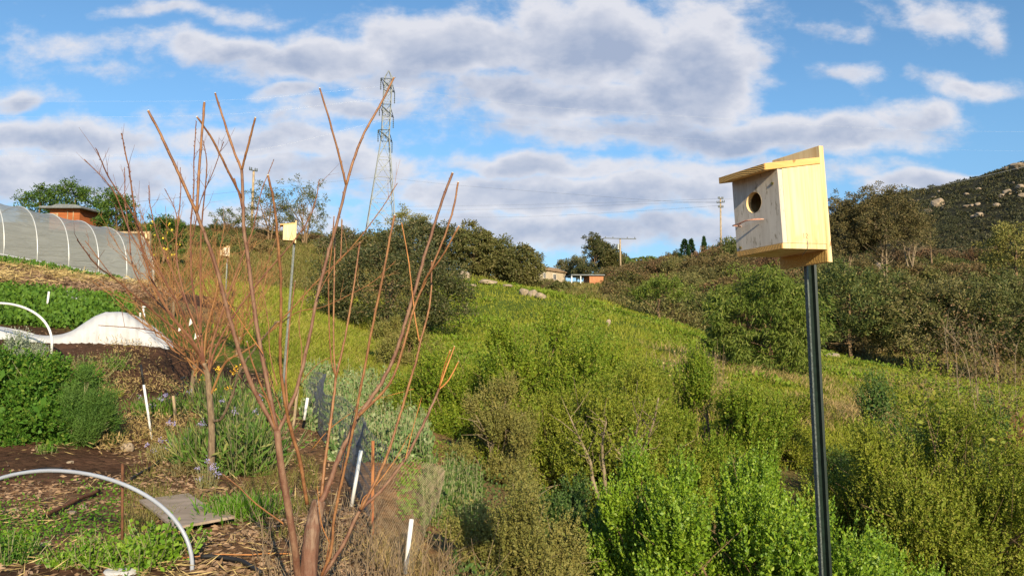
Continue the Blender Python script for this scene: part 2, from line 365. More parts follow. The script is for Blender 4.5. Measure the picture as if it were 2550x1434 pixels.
def ground_z(x, y, rough=True):
    x = np.asarray(x, float); y = np.asarray(y, float)
    th = np.arctan2(x, y); r = np.maximum(np.hypot(x, y), 0.45)
    t = np.clip((np.clip(th, -TH_MAX, TH_MAX) + TH_MAX) / (2 * TH_MAX) * (NTH - 1), 0, NTH - 1.001)
    l = np.clip((np.log(r) - glr[0]) / (glr[-1] - glr[0]) * (NR - 1), 0, NR - 1.001)
    ti = t.astype(int); li = l.astype(int); tf = t - ti; lf = l - li
    z = (_G[li, ti] * (1 - tf) + _G[li, ti + 1] * tf) * (1 - lf) + (_G[li + 1, ti] * (1 - tf) + _G[li + 1, ti + 1] * tf) * lf
    back = 1 - ss(np.abs(th), R(58), R(115))
    z = z * back + (-1.55) * (1 - back)
    if rough:
        far = ss(r, 8, 60)
        z = z + (fbm(x, y, 1.3, 3) - .5) * 0.10 * ss(r, 2, 6) + (fbm(x, y, 6, 5) - .5) * 0.5 * far + (fbm(x, y, 30, 7) - .5) * 3.0 * ss(r, 90, 300) \
              + (fbm(x, y, 0.22, 9) - .5) * 0.035 * (1 - ss(r, 10, 25))
    return z
def gz(x, y): return float(ground_z(np.array([x]), np.array([y]))[0])
def on_ground(px, d, sink=0.0):
    p = W(px, 900, d); x = d * (px - CX) / (FPX * cp) * 1.0
    for _ in range(3):                       # px shifts a little with height
        z = gz(x, d); s = cp * d + sp * z; x = (px - CX) / FPX * s
    return (x, d, gz(x, d) - sink)

# masks of what grows where (photo column and depth)
def zones(x, y):
    px = CX + FPX * x / np.maximum(y * cp, .3); d = y
    jit = (fbm(x, y, 1.6, 21) - .5); px = px + jit * 120; dj = d * (1 + jit * .25)
    fence = 965 - 245 * np.clip((d - 4.8) / 8.2, 0, 1.2)
    garden = (1 - ss(px, fence - 20, fence + 30)) * (1 - ss(dj, 27, 33))
    garden = np.where(d > 18, garden * (1 - ss(px, 520, 640)), garden)
    meadow = ss(dj, 11, 14) * (1 - ss(dj, 50, 60)) * (1 - garden) * ss(px, 420, 620)
    return px, garden, meadow
thg = np.concatenate([np.linspace(-math.pi, -R(50), 70)[:-1], np.linspace(-R(50), R(50), 620), np.linspace(R(50), math.pi, 70)[1:]])
lrg = np.concatenate([np.linspace(math.log(.4), math.log(3), 30)[:-1], np.linspace(math.log(3), math.log(60), 430), np.linspace(math.log(60), math.log(6000), 200)[1:]])
TT, LL = np.meshgrid(thg, lrg); RR_ = np.exp(LL); GX = (RR_ * np.sin(TT)).ravel(); GY = (RR_ * np.cos(TT)).ravel()
GZ = ground_z(GX, GY)
nt, nr = len(thg), len(lrg)
ii = (np.arange(nr - 1)[:, None] * nt + np.arange(nt - 1)[None]).ravel()
Q = np.stack([ii, ii + 1, ii + nt + 1, ii + nt], -1)[:, ::-1]
VG = np.vstack([np.stack([GX, GY, GZ], -1), [[0, 0, -1.55]]]); c0 = len(VG) - 1
Tc = np.stack([np.full(nt - 1, c0), np.arange(nt - 1) + 1, np.arange(nt - 1)], -1)[:, ::-1]
gm = mesh_np('ground', VG, [Q, Tc])
pxg, gar, mea = zones(GX, GY)
C = {k: np.array(v) for k, v in dict(soil=(.075, .042, .026), mulch=(.155, .092, .052), earth=(.26, .155, .075), grass=(.085, .125, .018), past=(.16, .19, .03),
     hill=(.13, .115, .04), scrub=(.075, .075, .03), far=(.038, .038, .022), thatch=(.16, .12, .06)).items()}
def lerp(a, b, f): return a + (b - a) * f[:, None]
col = np.tile(C['hill'], (len(GX), 1))
col = lerp(col, C['scrub'], ss(GY, 50, 62) * ss(pxg, 1300, 1500)); col = lerp(col, C['far'], ss(GY, 140, 200))
col = lerp(col, C['grass'], mea); col = lerp(col, C['past'], mea * (1 - ss(pxg, 1000, 1120)))
near = (1 - ss(GY, 10.5, 13.5)) * (1 - gar); col = lerp(col, C['thatch'], near)
col = lerp(col, C['earth'], near * (1 - ss(pxg, 1080, 1180)))
col = lerp(col, C['mulch'], gar)
soil = gar * np.clip(ss(fbm(GX, GY, 1.2, 40), .52, .60) * .6 + ss(GY, 8.0, 8.8) * (1 - ss(GY, 10.2, 11)) * (1 - ss(pxg, 230, 420)) + (1 - ss(GY, 4.9, 5.4)) * (1 - ss(pxg, 450, 600)) + ss(GY, 12.4, 13) * (1 - ss(GY, 15, 16)) + ss(GY, 20.5, 21.5) * (1 - ss(GY, 24, 27)) * ss(pxg, 60, 300), 0, 1)
col = lerp(col, C['soil'], soil); col = lerp(col, C['grass'], gar * ss(GY, 15, 16) * (1 - ss(GY, 18.5, 20)))
col = lerp(col, np.array((.30, .21, .09)), gar * ss(fbm(GX, GY, 2.5, 44), .50, .62) * ss(GY, 19, 21) * .8)
col = col * (0.8 + 0.4 * fbm(GX, GY, .5, 50))[:, None]
ca = gm.color_attributes.new('zone', 'FLOAT_COLOR', 'POINT')
cc = np.ones((len(VG), 4), np.float32); cc[:-1, :3] = col; cc[-1, :3] = C['mulch']; ca.data.foreach_set('color', cc.ravel())
m, t, b = principled('earth')
at = t.n('ShaderNodeVertexColor'); at.layer_name = 'zone'; tcn = t.n('ShaderNodeTexCoord')
n_f = t.noise(tcn.outputs['Object'], 14, 6, .65); n_c = t.noise(tcn.outputs['Object'], 1.1, 5, .6)
cvar = t.mix(1.0, at.outputs[0], t.mix(t.ramp(n_f, .3, .7), (.55, .52, .5), (1.45, 1.4, 1.35)), 'MULTIPLY')
cvar = t.mix(1.0, cvar, t.mix(t.ramp(n_c, .35, .65), (.8, .85, .8), (1.2, 1.12, 1.1)), 'MULTIPLY')
t.put(b.inputs['Base Color'], cvar); b.inputs['Roughness'].default_value = .95; b.inputs['Specular IOR Level'].default_value = .1
bp = t.n('ShaderNodeBump'); bp.inputs['Strength'].default_value = .9; bp.inputs['Distance'].default_value = .03; t.put(bp.inputs['Height'], n_f)
t.L.new(bp.outputs[0], b.inputs['Normal'])
go_ = add('ground', gm, m, smooth=True); tag(go_, kind='structure')

# ------------------------------------------------------------------ foliage builders (numpy)
def leafquads(P, D, L, Wd, rng, fold=None):
    """rhombic leaves: base P, direction D, length L, width Wd"""
    n = len(P); S = nrm(np.cross(D, rng.normal(size=(n, 3)))); L = np.broadcast_to(L, (n,))[:, None]; Wd = np.broadcast_to(Wd, (n,))[:, None]
    V = np.stack([P, P + D * L * .5 + S * Wd * .5, P + D * L, P + D * L * .5 - S * Wd * .5], 1).reshape(-1, 3)
    return V, np.arange(n * 4).reshape(-1, 4)
def join(parts):
    Vs, Fq, o = [], [], 0
    for V, F in parts: Vs.append(V); Fq.append(F + o); o += len(V)
    return np.vstack(Vs), np.vstack(Fq)
def sph(rng, n): return nrm(rng.normal(size=(n, 3)))

def crown_pts(rng, rx, ry, rz, ncl, zc, low=-.55, bump=.35):
    """clump centres through an uneven crown"""
    d = sph(rng, ncl * 3); d = d[d[:, 2] > low][:ncl]
    k = rng.uniform(.35, 1, len(d)) ** .45
    az = np.arctan2(d[:, 1], d[:, 0]); ph = rng.uniform(0, 6.28, 4)
    lob = 1 + bump * (.5 * np.sin(3 * az + ph[0]) * np.cos(2.3 * d[:, 2] * 2 + ph[1]) + .5 * np.sin(5 * az + ph[2] + 3 * d[:, 2])) * .8
    return d * np.array((rx, ry, rz)) * (k * lob)[:, None] + np.array((0, 0, zc))
def clump_leaves(rng, C, cr, npl, L, Wd, droop=0.0, flat=.75, upb=.35):
    n = len(C) * npl; cr = cr * rng.uniform(.6, 1.35, len(C))
    off = sph(rng, n) * (rng.uniform(0, 1, n) ** .5)[:, None]
    off[:, 2] *= flat
    P = np.repeat(C, npl, 0) + off * np.repeat(cr, npl)[:, None]
    D = nrm(off * 1.0 + sph(rng, n) * .9 + np.array((0, 0, upb - droop * 2.2)))
    return leafquads(P, D, L * rng.uniform(.6, 1.3, n), Wd * rng.uniform(.6, 1.2, n), rng)
def tree_meshes(seed, h, rx, ry, trunk_r, crown_lo, ncl, cr, npl, L, Wd, droop=0, low=-.6, bump=.35, nlimb=14, lean=0, stems=1, flat=.75):
    """returns (crown mesh, trunk mesh) with the base at the origin"""
    rng = np.random.default_rng(seed)
    rz = (h - crown_lo) / 2; zc = crown_lo + rz
    C = crown_pts(rng, rx, ry, rz, ncl, zc, low, bump)
    V, F = clump_leaves(rng, C, cr, npl, L, Wd, droop, flat)
    cm = mesh_np('crown', V, [F])
    mb = MB()
    for s_ in range(stems):
        a = rng.uniform(0, 6.28); sp_ = .22 * rx * (stems > 1)
        bx, by = (math.cos(a) * sp_ * .4, math.sin(a) * sp_ * .4)
        top = np.array((math.cos(a) * sp_ * 2 + lean, math.sin(a) * sp_ * 2, zc + rz * .35))
        path = smooth_path([(bx, by, -.3), (bx + rng.normal() * .04 * h, by + rng.normal() * .04 * h, zc * .4), top * .8 + (0, 0, 0), top], 5)
        mb.tube(path, np.linspace(trunk_r, trunk_r * .25, len(path)), 7)
        idx = rng.choice(len(C), min(nlimb, len(C)), False)
        for i in idx:
            t_ = rng.uniform(.25, .85); k = int(t_ * (len(path) - 1)); a0 = path[k]
            if C[i][2] < a0[2] - rz * .3: a0 = path[max(1, k // 2)]
            mid = (a0 + C[i]) / 2 + rng.normal(size=3) * .05 * h * .5
            pp = smooth_path([a0, mid, C[i]], 3)
            mb.tube(pp, np.linspace(trunk_r * .42 * (1 - t_ * .5), trunk_r * .07, len(pp)), 4, False)
    return cm, mb.mesh('trunk')
def tree(name, label, px, d, ht, wd, mat, bark='bark_brown', seed=0, group=None, cat='tree', base=None, part='crown', dep=None, **k):
    loc = on_ground(px, d, .05) if base is None else tuple(W(px, base, d))
    t_ = thing(name, label, cat, loc, 0, group)
    args = dict(trunk_r=.03 * ht, crown_lo=ht * .15, ncl=120, cr=wd * .09, npl=40, L=.16, Wd=.07); args.update(k)
    cm, tm = tree_meshes(seed, ht, wd / 2, (dep or wd) / 2, **args)
    add(part, cm, M[mat], t_); add('trunk', tm, M[bark], t_); return t_

def shoots_mesh(rng, B, D, Ls, nl, L, Wd, spread=.9, jitter=.2):
    """leafy shoots: B base, D direction, Ls length, nl leaves each"""
    n = len(B); t_ = (np.tile(np.arange(nl), n) + rng.uniform(-.3, .3, n * nl)) / nl
    Br = np.repeat(B, nl, 0); Dr = np.repeat(D, nl, 0); Lr = np.repeat(Ls, nl)
    P = Br + Dr * (t_ * Lr)[:, None]
    side = sph(rng, n * nl); side = nrm(side - Dr * (side * Dr).sum(1, keepdims=True))
    Dd = nrm(Dr * (.45 + .6 * t_)[:, None] + side * (spread * (1.15 - .5 * t_))[:, None] + rng.normal(size=(n * nl, 3)) * jitter)
    sz = (1.1 - .45 * t_) * rng.uniform(.4, 1.4, n * nl)
    return leafquads(P, Dd, L * sz, Wd * sz, rng)
def brush_meshes(seed, rx, ry, rz, nlobe, nsh, shl, nl, L, Wd, up=.9, bump=.3, stem_r=.012, low=.0, core=.55, spread=.9):
    rng = np.random.default_rng(seed)
    C = crown_pts(rng, rx * .8, ry * .8, rz * .8, nlobe, 0, low, bump)
    lr = rng.uniform(.11, .235, len(C)) * (rx + ry) / 2
    n = len(C) * nsh; s_ = sph(rng, n); Lo = np.repeat(lr, nsh)
    off = s_ * (Lo * rng.uniform(.3, 1, n) ** .5)[:, None]; off[:, 2] *= 1.35
    B = np.repeat(C, nsh, 0) + off; keep = B[:, 2] > -.35; B = B[keep]; off = off[keep]; n = len(B)
    out = nrm(B * (1, 1, .5))
    D = nrm(nrm(off) * .45 + out * .5 + np.array((0, 0, up)) + rng.normal(size=(n, 3)) * .18)
    V, F = shoots_mesh(rng, B, D, shl * rng.uniform(.5, 1.35, n), nl, L, Wd, spread)
    ni = 80; Ci = np.repeat(C, ni, 0); oi = sph(rng, len(Ci)) * (np.repeat(lr, ni) * rng.uniform(.1, .85, len(Ci)))[:, None] * (1, 1, 1.3)     # oversized leaves added inside to block light and darken the gaps
    ki = Ci[:, 2] + oi[:, 2] > -.35; Ci = Ci[ki]; oi = oi[ki]
    V2, F2 = leafquads(Ci + oi, nrm(oi + sph(rng, len(Ci)) * .12 + (0, 0, .12)), L * 2.6 * rng.uniform(.7, 1.2, len(Ci)), Wd * 2.4, rng)
    V, F = join([(V, F), (V2, F2)])
    fm = mesh_np('foliage', V, [F]); mb = MB()
    for c in C:
        b0 = np.array((rng.normal() * .06 * rx, rng.normal() * .06 * ry, -.15)); mid = c * .5 + rng.normal(size=3) * .05 * rx + (0, 0, .05)
        pp = smooth_path([b0, mid, c * .97], 4); mb.tube(pp, np.linspace(stem_r * rng.uniform(.7, 1.6), stem_r * .3, len(pp)), 5, False)
        for j in range(3):
            e = c + rng.normal(size=3) * .18 * rx; mb.tube([mid + (c - mid) * rng.uniform(0, .7), e], [stem_r * .4, stem_r * .15], 4, False)
    return fm, mb.mesh('stem')
def shrub(name, label, px, d, size, mat, stem='bark_brown', seed=0, group=None, cat='shrub', sink=.05, **k):
    t_ = thing(name, label, cat, on_ground(px, d, sink), 0, group)
    fm, sm = brush_meshes(seed, size[0] / 2, size[1] / 2, size[2], **k)
    add('foliage', fm, M[mat], t_); add('stem', sm, M[stem], t_); return t_

def scatter(rng, n, pxr, dr, mask=None, power=1.0):
    """ground points, thinning out with distance as the eye needs less"""
    px = rng.uniform(pxr[0], pxr[1], n); u = rng.uniform(0, 1, n)
    a, b_ = dr[0] ** -power, dr[1] ** -power
    d = (a + (b_ - a) * u) ** (-1 / power)
    x = (px - CX) / (FPX * cp) * d
    if mask is not None:
        k = rng.uniform(0, 1, n) < mask(x, d, px); x = x[k]; d = d[k]
    return np.stack([x, d, ground_z(x, d)], -1)
def blades(rng, P, h, wd, lean=.35, per=1):
    P = np.repeat(P, per, 0) + (rng.normal(size=(len(P) * per, 3)) * (wd * 3 * (per > 1)) * (1, 1, 0) if per > 1 else 0)
    n = len(P); h = (np.repeat(np.broadcast_to(h, (n // per,)), per) * rng.uniform(.5, 1.3, n))[:, None]
    a = rng.uniform(0, 6.28, n); S = np.stack([np.cos(a), np.sin(a), 0 * a], -1); wv = np.repeat(np.broadcast_to(wd, (n // per,)), per)[:, None]
    T = rng.normal(size=(n, 3)) * lean; T[:, 2] = 1
    mid = P + T * h * .55 * (.7, .7, 1); tip = P + T * h * (1.25, 1.25, .95)
    V = np.stack([P - S * wv * .5 - (0, 0, .02), P + S * wv * .5 - (0, 0, .02), mid + S * wv * .4, tip, mid - S * wv * .4], 1).reshape(-1, 3)
    i = np.arange(n)[:, None] * 5
    return V, i + np.array([[0, 1, 2, 4]]), i + np.array([[4, 2, 3]])
def grass(name, mat, P, h, wd, rng, lean=.35, per=1, label=None, cat='grass'):
    V, Q_, T_ = blades(rng, P, h, wd, lean, per); o = add(name, mesh_np(name, V, [Q_, T_]), M[mat]); return tag(o, label, cat, kind='stuff')
def leafcover(name, mat, P, hgt, L, Wd, rng, label, cat='ground cover', up=.5):
    n = len(P); Q_ = P + np.stack([rng.normal(size=n) * .03, rng.normal(size=n) * .03, rng.uniform(0, 1, n) * hgt], -1)
    D = nrm(sph(rng, n) + (0, 0, up)); V, F = leafquads(Q_, D, L * rng.uniform(.6, 1.3, n), Wd * rng.uniform(.7, 1.2, n), rng)
    return tag(add(name, mesh_np(name, V, [F]), M[mat]), label, cat, kind='stuff')
def hit(px, py, d0=2.0, d1=900.0):
    """where the line of sight through a photo pixel meets the ground"""
    ds = np.exp(np.linspace(math.log(d0), math.log(d1), 900)); r1 = W(px, py, 1.0)
    x = r1[0] * ds; z = r1[2] * ds; g_ = ground_z(x, ds); k = np.argmax(g_ > z)
    if not (g_ > z).any(): k = len(ds) - 1
    return (float(x[k]), float(ds[k]), float(g_[k]))

# ------------------------------------------------------------------ birdhouses
def woodmat(name, a, b2, scale=1.0, axis='Z', rough=.6):
    m, t, b = principled(name); tcn = t.n('ShaderNodeTexCoord')
    st = {'Z': (1, 1, .06), 'Y': (1, .06, 1), 'X': (.06, 1, 1)}[axis]
    v = t.v('MULTIPLY', tcn.outputs['Object'], st)
    n = t.noise(v, 90 * scale, 5, .65, .4); n2 = t.noise(v, 22 * scale, 3, .5, 1.2); n3 = t.noise(tcn.outputs['Object'], 9, 3)
    f = t.m('ADD', t.m('MULTIPLY', t.ramp(n, .3, .75), .45), t.m('MULTIPLY', t.ramp(n2, .42, .7), .55))
    c = t.mix(f, a, b2); kn = t.noise(t.v('MULTIPLY', tcn.outputs['Object'], (1, 1, .6)), 24, 1); c = t.mix(t.ramp(n3, .60, .74), c, tuple(x * .8 for x in b2)); c = t.mix(t.m('MULTIPLY', t.ramp(kn, .735, .77), .8), c, (.30, .15, .05))
    t.put(b.inputs['Base Color'], c); b.inputs['Roughness'].default_value = rough; b.inputs['Specular IOR Level'].default_value = .25
    bp = t.n('ShaderNodeBump'); bp.inputs['Strength'].default_value = .35; bp.inputs['Distance'].default_value = .002
    t.put(bp.inputs['Height'], n); t.L.new(bp.outputs[0], b.inputs['Normal']); return m
def endgrain(name, a, b2):
    m, t, b = principled(name); tcn = t.n('ShaderNodeTexCoord')
    wv = t.n('ShaderNodeTexWave', wave_type='RINGS', rings_direction='Y'); t.put(wv.inputs[0], t.v('ADD', tcn.outputs['Object'], (.02, 0, -.03)))
    wv.inputs['Scale'].default_value = 55; wv.inputs['Distortion'].default_value = 3; wv.inputs['Detail'].default_value = 3
    n = t.noise(tcn.outputs['Object'], 260, 3, .7)
    f = t.m('ADD', t.m('MULTIPLY', wv.outputs[1], .55), t.m('MULTIPLY', n, .5), clamp=True)
    t.put(b.inputs['Base Color'], t.mix(f, a, b2)); b.inputs['Roughness'].default_value = .8
    bp = t.n('ShaderNodeBump'); bp.inputs['Strength'].default_value = .8; bp.inputs['Distance'].default_value = .002
    t.put(bp.inputs['Height'], f); t.L.new(bp.outputs[0], b.inputs['Normal']); return m
M['pine_side'] = woodmat('pine_side', (.83, .68, .42), (.64, .42, .18))
M['pine_roof'] = woodmat('pine_roof', (.74, .50, .20), (.60, .34, .10), axis='Y')
M['pine_end'] = endgrain('pine_end', (.66, .42, .14), (.36, .19, .05))
M['pine_rough'] = endgrain('pine_rough', (.70, .47, .15), (.42, .24, .06))
mg, t, b = principled('grey_weathered_board'); tcn = t.n('ShaderNodeTexCoord')
v = t.v('MULTIPLY', tcn.outputs['Object'], (1, 1, .1)); n = t.noise(v, 60, 5, .7, .3); n2 = t.noise(t.v('MULTIPLY', tcn.outputs['Object'], (1, 1, .3)), 70, 4, .7)
c = t.mix(t.ramp(n, .3, .7), (.64, .59, .51), (.50, .45, .38)); c = t.mix(t.m('MULTIPLY', t.ramp(n2, .56, .66), .85), c, (.26, .22, .15))
t.put(b.inputs['Base Color'], c); b.inputs['Roughness'].default_value = .85; M['grey_board'] = mg
M['dark_inside'] = solid('dark_inside', (.05, .03, .02), .9)
M['twine'] = solid('twine', (.42, .10, .05), .8, col2=(.62, .48, .38), scale=260)
M['post_green'] = solid('post_green', (.010, .022, .017), .35, .3, 40, spec=.6)
M['post_flange'] = solid('post_flange', (.13, .155, .14), .5, .5, 160, metal=.2)
M['galv'] = solid('galv', (.26, .28, .27), .45, .3, 40, metal=.6)
M['screw'] = solid('screw', (.35, .26, .08), .35, .2, metal=.9)
M['pencil'] = solid('pencil', (.16, .12, .08), .9)
BH_W, BH_D = .185, .172
def make_birdhouse(label, mats=('grey_board', 'pine_side'), group=None, detail=True):
    r = thing('birdhouse', label, 'birdhouse', group=group); w_, dp = BH_W, BH_D; th_ = .018
    z0, zf, zb = .037, .262, .288
    MB().box((0, .009, .1715), (w_, .018, .343)).build('back_board', M['pine_side'], r, bevel=.0012)
    MB().box((0, -.0012, .018), (w_ - .004, .002, .033)).build('rough_face', M['pine_rough'], [x for x in bpy.data.objects if x.parent == r][-1])
    fl = MB().box((0, -dp / 2, z0 + .008), (w_ - .003, dp, .016)).build('floor_board', M['pine_side'], r, bevel=.001)
    MB().box((0, -dp - .0012, z0 + .008), (w_ - .006, .002, .0145)).build('end_grain', M['pine_end'], fl)
    for s_ in (-1, 1):
        x0 = s_ * (w_ / 2 - th_ / 2) - th_ / 2
        MB().prism([(-dp + th_, z0 + .016), (-.0005, z0 + .016), (-.0005, zb), (-dp + th_, zf + .003)], (0, 1, 0), (0, 0, 1), (th_, 0, 0), (x0, 0, 0)).build('side_board', M[mats[1]], r, bevel=.0008)
    # front board with a round entrance hole
    hx, hz, hr = -.008, .186, .031; n = 48; mb = MB(); y1, y0 = -dp + th_ - .0005, -dp
    a = np.arange(n) * 2 * math.pi / n; ci, si = np.cos(a), np.sin(a)
    X0, X1, Z0, Z1 = -w_ / 2 + .001, w_ / 2 - .001, z0 + .0165, zf + .001
    tx = np.where(ci > 0, (X1 - hx) / np.maximum(ci, 1e-6), (X0 - hx) / np.minimum(ci, -1e-6)); tz = np.where(si > 0, (Z1 - hz) / np.maximum(si, 1e-6), (Z0 - hz) / np.minimum(si, -1e-6))
    k = np.minimum(tx, tz); ox, oz = hx + ci * k, hz + si * k
    cor = [(X1, Z1), (X0, Z1), (X0, Z0), (X1, Z0)]
    for cx_, cz_ in cor:                       # snap the nearest rim vertex onto each corner
        j = np.argmin((ox - cx_) ** 2 + (oz - cz_) ** 2); ox[j], oz[j] = cx_, cz_
    rings = [(ox, oz, y0), (hx + ci * hr, hz + si * hr, y0), (hx + ci * hr, hz + si * hr, y1), (ox, oz, y1)]
    V = np.vstack([np.stack([p, np.full(n, y), q2], -1) for p, q2, y in rings]); i = np.arange(n); j = (i + 1) % n
    Q_ = np.vstack([np.stack([k0 * n + i, k0 * n + j, ((k0 + 1) % 4) * n + j, ((k0 + 1) % 4) * n + i], -1) for k0 in range(4)])
    mb.add(V, Q_); fb = mb.build('front_board', M[mats[0]], r)
    mb = MB(); th2 = np.arange(n) * 2 * math.pi / n
    V = np.vstack([np.stack([hx + np.cos(th2) * (hr - e), np.full(n, y), hz + np.sin(th2) * (hr - e)], -1) for y, e in ((y0 - .0004, .0004), (y1, .0008))])
    mb.add(V, np.stack([i, j, n + j, n + i], -1)); mb.build('entrance_rim', M['pine_side'], fb)
    # roof slab, sloping down to the front
    yb, yf = -.0015, -dp - .048; sl = (zb - zf) / dp
    prof = [(yb, zb + .001), (yb, zb + .020), (yf, zf + .021 - sl * .048), (yf, zf + .002 - sl * .048)]
    rf = MB().prism(prof, (0, 1, 0), (0, 0, 1), (w_ + .004, 0, 0), (-w_ / 2 - .002, 0, 0)).build('roof_board', M['pine_roof'], r, bevel=.001)
    MB().box((0, yf - .0012, zf + .0115 - sl * .048), (w_, .002, .0175)).build('end_grain', M['pine_end'], rf)
    if detail:
        pts = [(-.078, -dp - .002, .128), (-.070, -dp - .030, .127), (-.045, -dp - .036, .127), (-.015, -dp - .036, .131), (.012, -dp - .030, .130), (.030, -dp - .004, .130), (.012, -dp - .022, .133), (-.02, -dp - .028, .132), (-.05, -dp - .028, .124), (-.045, -dp - .02, .121), (-.06, -dp - .015, .124), (-.076, -dp - .002, .126)]
        MB().tube(smooth_path(pts, 5), .0017, 6).build('perch_loop', M['twine'], r)
        for px_, pz_ in ((.070, .226), (-.075, .062)):
            MB().tube([(px_, -dp + .001, pz_), (px_, -dp - .003, pz_)], .0042, 10).build('screw', M['screw'], r)
        mb = MB(); xs = w_ / 2 + .0003                                       # pencilled 12 on the side
        for P_ in ([(-.090, .082), (-.090, .067)], [(-.0955 + .012, .078), (-.079, .082), (-.0755, .078), (-.082, .068), (-.0745, .067)]):
            mb.tube([(xs, y_, z_) for y_, z_ in P_], .0007, 4)
        mb.build('pencil_mark', M['pencil'], r)
        MB().tube(smooth_path([(xs, -.078, .062), (xs + .002, -.078, .045), (xs - .004, -.079, .036), (xs - .03, -.07, .022)], 4), .0009, 5).build('cord', M['galv'], r)
    return r
def place_bh(r, p, rz, roll=0):
    Mx = Matrix.Translation(Vector(p)) @ Matrix.Rotation(R(roll), 4, 'Y') @ Matrix.Rotation(R(rz), 4, 'Z')
    r.matrix_world = Mx; r.location = Vector(p); r.rotation_euler = Mx.to_euler()
BHD = 2.39
bh = make_birdhouse('large pine nest box with grey weathered front, on the dark green post')
place_bh(bh, W(2001, 662, BHD), -63, -2.8)
bh2 = make_birdhouse('pale yellow pine nest box on the tall grey post between the bare pruned branches', ('pine_side', 'pine_side'), 'nest boxes beyond the big one', False)
def channel(name, label, p, top, s, mat, fl, group=None, rz=0.0):
    """steel U channel post from ground point p to top"""
    p = np.array(p, float); top = np.array(top, float); r = thing(name, label, 'post', tuple(p), group=group); v = top - p
    ca, sa = math.cos(rz), math.sin(rz); A = (ca, sa, 0); B = (-sa, ca, 0)
    mb = MB().prism([(-s * .30, 0), (s * .30, 0), (s * .30, s * .1), (-s * .30, s * .1)], A, B, v - v * .0)       # web
    mb.build('web', M[mat], r)
    for q_ in (-1, 1):
        mb = MB().prism([(q_ * s * .305, s * .1), (q_ * s * .305, -s * .35), (q_ * s * .5, -s * .40), (q_ * s * .5, -s * .33), (q_ * s * .375, -s * .28), (q_ * s * .375, s * .1)][::q_], A, B, v)
        mb.build('flange', M[fl if q_ < 0 else mat], r)
    return r
tp = W(2012, 655, BHD + .03); lo = W(2083, 1700, BHD + .0); lo = np.array((lo[0], lo[1], gz(lo[0], lo[1]) - .2))
channel('metal_post', 'dark green steel channel post holding the large nest box at right', lo, tp, .037, 'post_green', 'post_flange', rz=R(20))
p2 = W(733, 607, 12.3); place_bh(bh2, p2, -72, 1); bh2.scale = (1.02,) * 3
g2 = on_ground(700, 12.3); channel('metal_post', 'tall grey steel channel post under the pale yellow nest box by the fence', (g2[0], g2[1], g2[2] - .1), tuple(W(733, 605, 12.3) + (0.0, .03, .1)), .036, 'galv', 'post_flange', 'posts of the further nest boxes')
bh3 = copy_tree(bh2, label='small nest box with one yellow and one white face on thin grey post'); p3 = W(566, 642, 22.5); place_bh(bh3, p3, -42, 1)
for c_ in bpy.data.objects:
    if c_.parent == bh3 and c_.name.startswith('side_board'): c_.data = c_.data.copy(); c_.data.materials.clear(); c_.data.materials.append(M['cut'])
g3 = on_ground(560, 22.5); channel('metal_post', 'thin grey post under the small yellow and white nest box', (g3[0], g3[1], g3[2] - .1), tuple(p3 + (0, .03, .1)), .034, 'galv', 'galv', 'posts of the further nest boxes')
bh4 = copy_tree(bh2, label='tiny distant nest box on a wooden post beside the plastic tunnel and lemon tree'); p4 = W(369, 597, 37); place_bh(bh4, p4, -45)
for i_, c_ in enumerate((bh3, bh4)): pass
M['wood_post'] = solid('wood_post', (.42, .32, .20), .85, .4, 12, stretch=(1, 1, .2), bump=.4)
g4 = hit(371, 640, 30, 60); r = thing('wooden_post', 'weathered wooden post with a beam beside the end of the plastic tunnel', 'post', (p4[0], p4[1] + .12, p4[2]))
MB().box((0, 0, -1.0), (.13, .13, 2.6)).build('post', M['wood_post'], r, bevel=.006); MB().box((-.75, .0, .35), (1.6, .1, .10)).build('beam', M['wood_post'], r, bevel=.005)

# ------------------------------------------------------------------ bare pruned trees
def limb(mb, pts, d0, d1, r0, r1, rng, k=5, n=7, buds=0.0, cutmb=None, extra=None):
    """branch through photo pixels, from depth d0 to d1; adds buds; returns path"""
    L_ = len(pts); P = np.array([W(px, py, d0 + (d1 - d0) * i / (L_ - 1)) for i, (px, py) in enumerate(pts)])
    if extra is not None: P = P + extra
    P = smooth_path(P, k); P[1:-1] += rng.normal(size=(len(P) - 2, 3)) * r0 * .10
    rad = np.linspace(r0, r1, len(P)) * rng.uniform(.93, 1.07, len(P)); mb.tube(P, rad, n)
    seg = np.linalg.norm(np.diff(P, axis=0), axis=1); Lt = seg.sum(); cum = np.concatenate(([0], np.cumsum(seg)))
    if buds:
        for s_ in np.arange(buds, Lt - buds * .3, buds):
            s_ += rng.uniform(-.3, .3) * buds; i = min(np.searchsorted(cum, s_), len(P) - 1); t_ = P[i] - P[i - 1]; t_ /= np.linalg.norm(t_) + 1e-9
            sd_ = rng.normal(size=3); sd_ -= t_ * (sd_ @ t_); sd_ /= np.linalg.norm(sd_); rr = rad[i]
            mb.tube([P[i] + sd_ * rr * .6, P[i] + sd_ * rr * 1.55 + t_ * rr * 1.1], [rr * .55, rr * .15], 4, False)
    if cutmb is not None:
        t_ = P[-1] - P[-2]; t_ /= np.linalg.norm(t_); cutmb.tube([P[-1] - t_ * r1 * .2, P[-1] + t_ * r1 * .35], [r1 * 1.05, r1 * .9], 8)
    return P
rng = np.random.default_rng(5)
bx, by, bz = on_ground(762, 3.9)
pt = thing('pruned_peach_tree', 'leafless pruned fruit tree with long red brown shoots, nearest to the camera', 'fruit tree', (0, 0, 0))
TD = 3.9
mb = MB(); base = np.array((bx, by, bz - .1)); pts = np.array([base, W(768, 1434, TD), W(775, 1350, TD), W(790, 1268, TD + .02), W(797, 1245, TD + .03)])
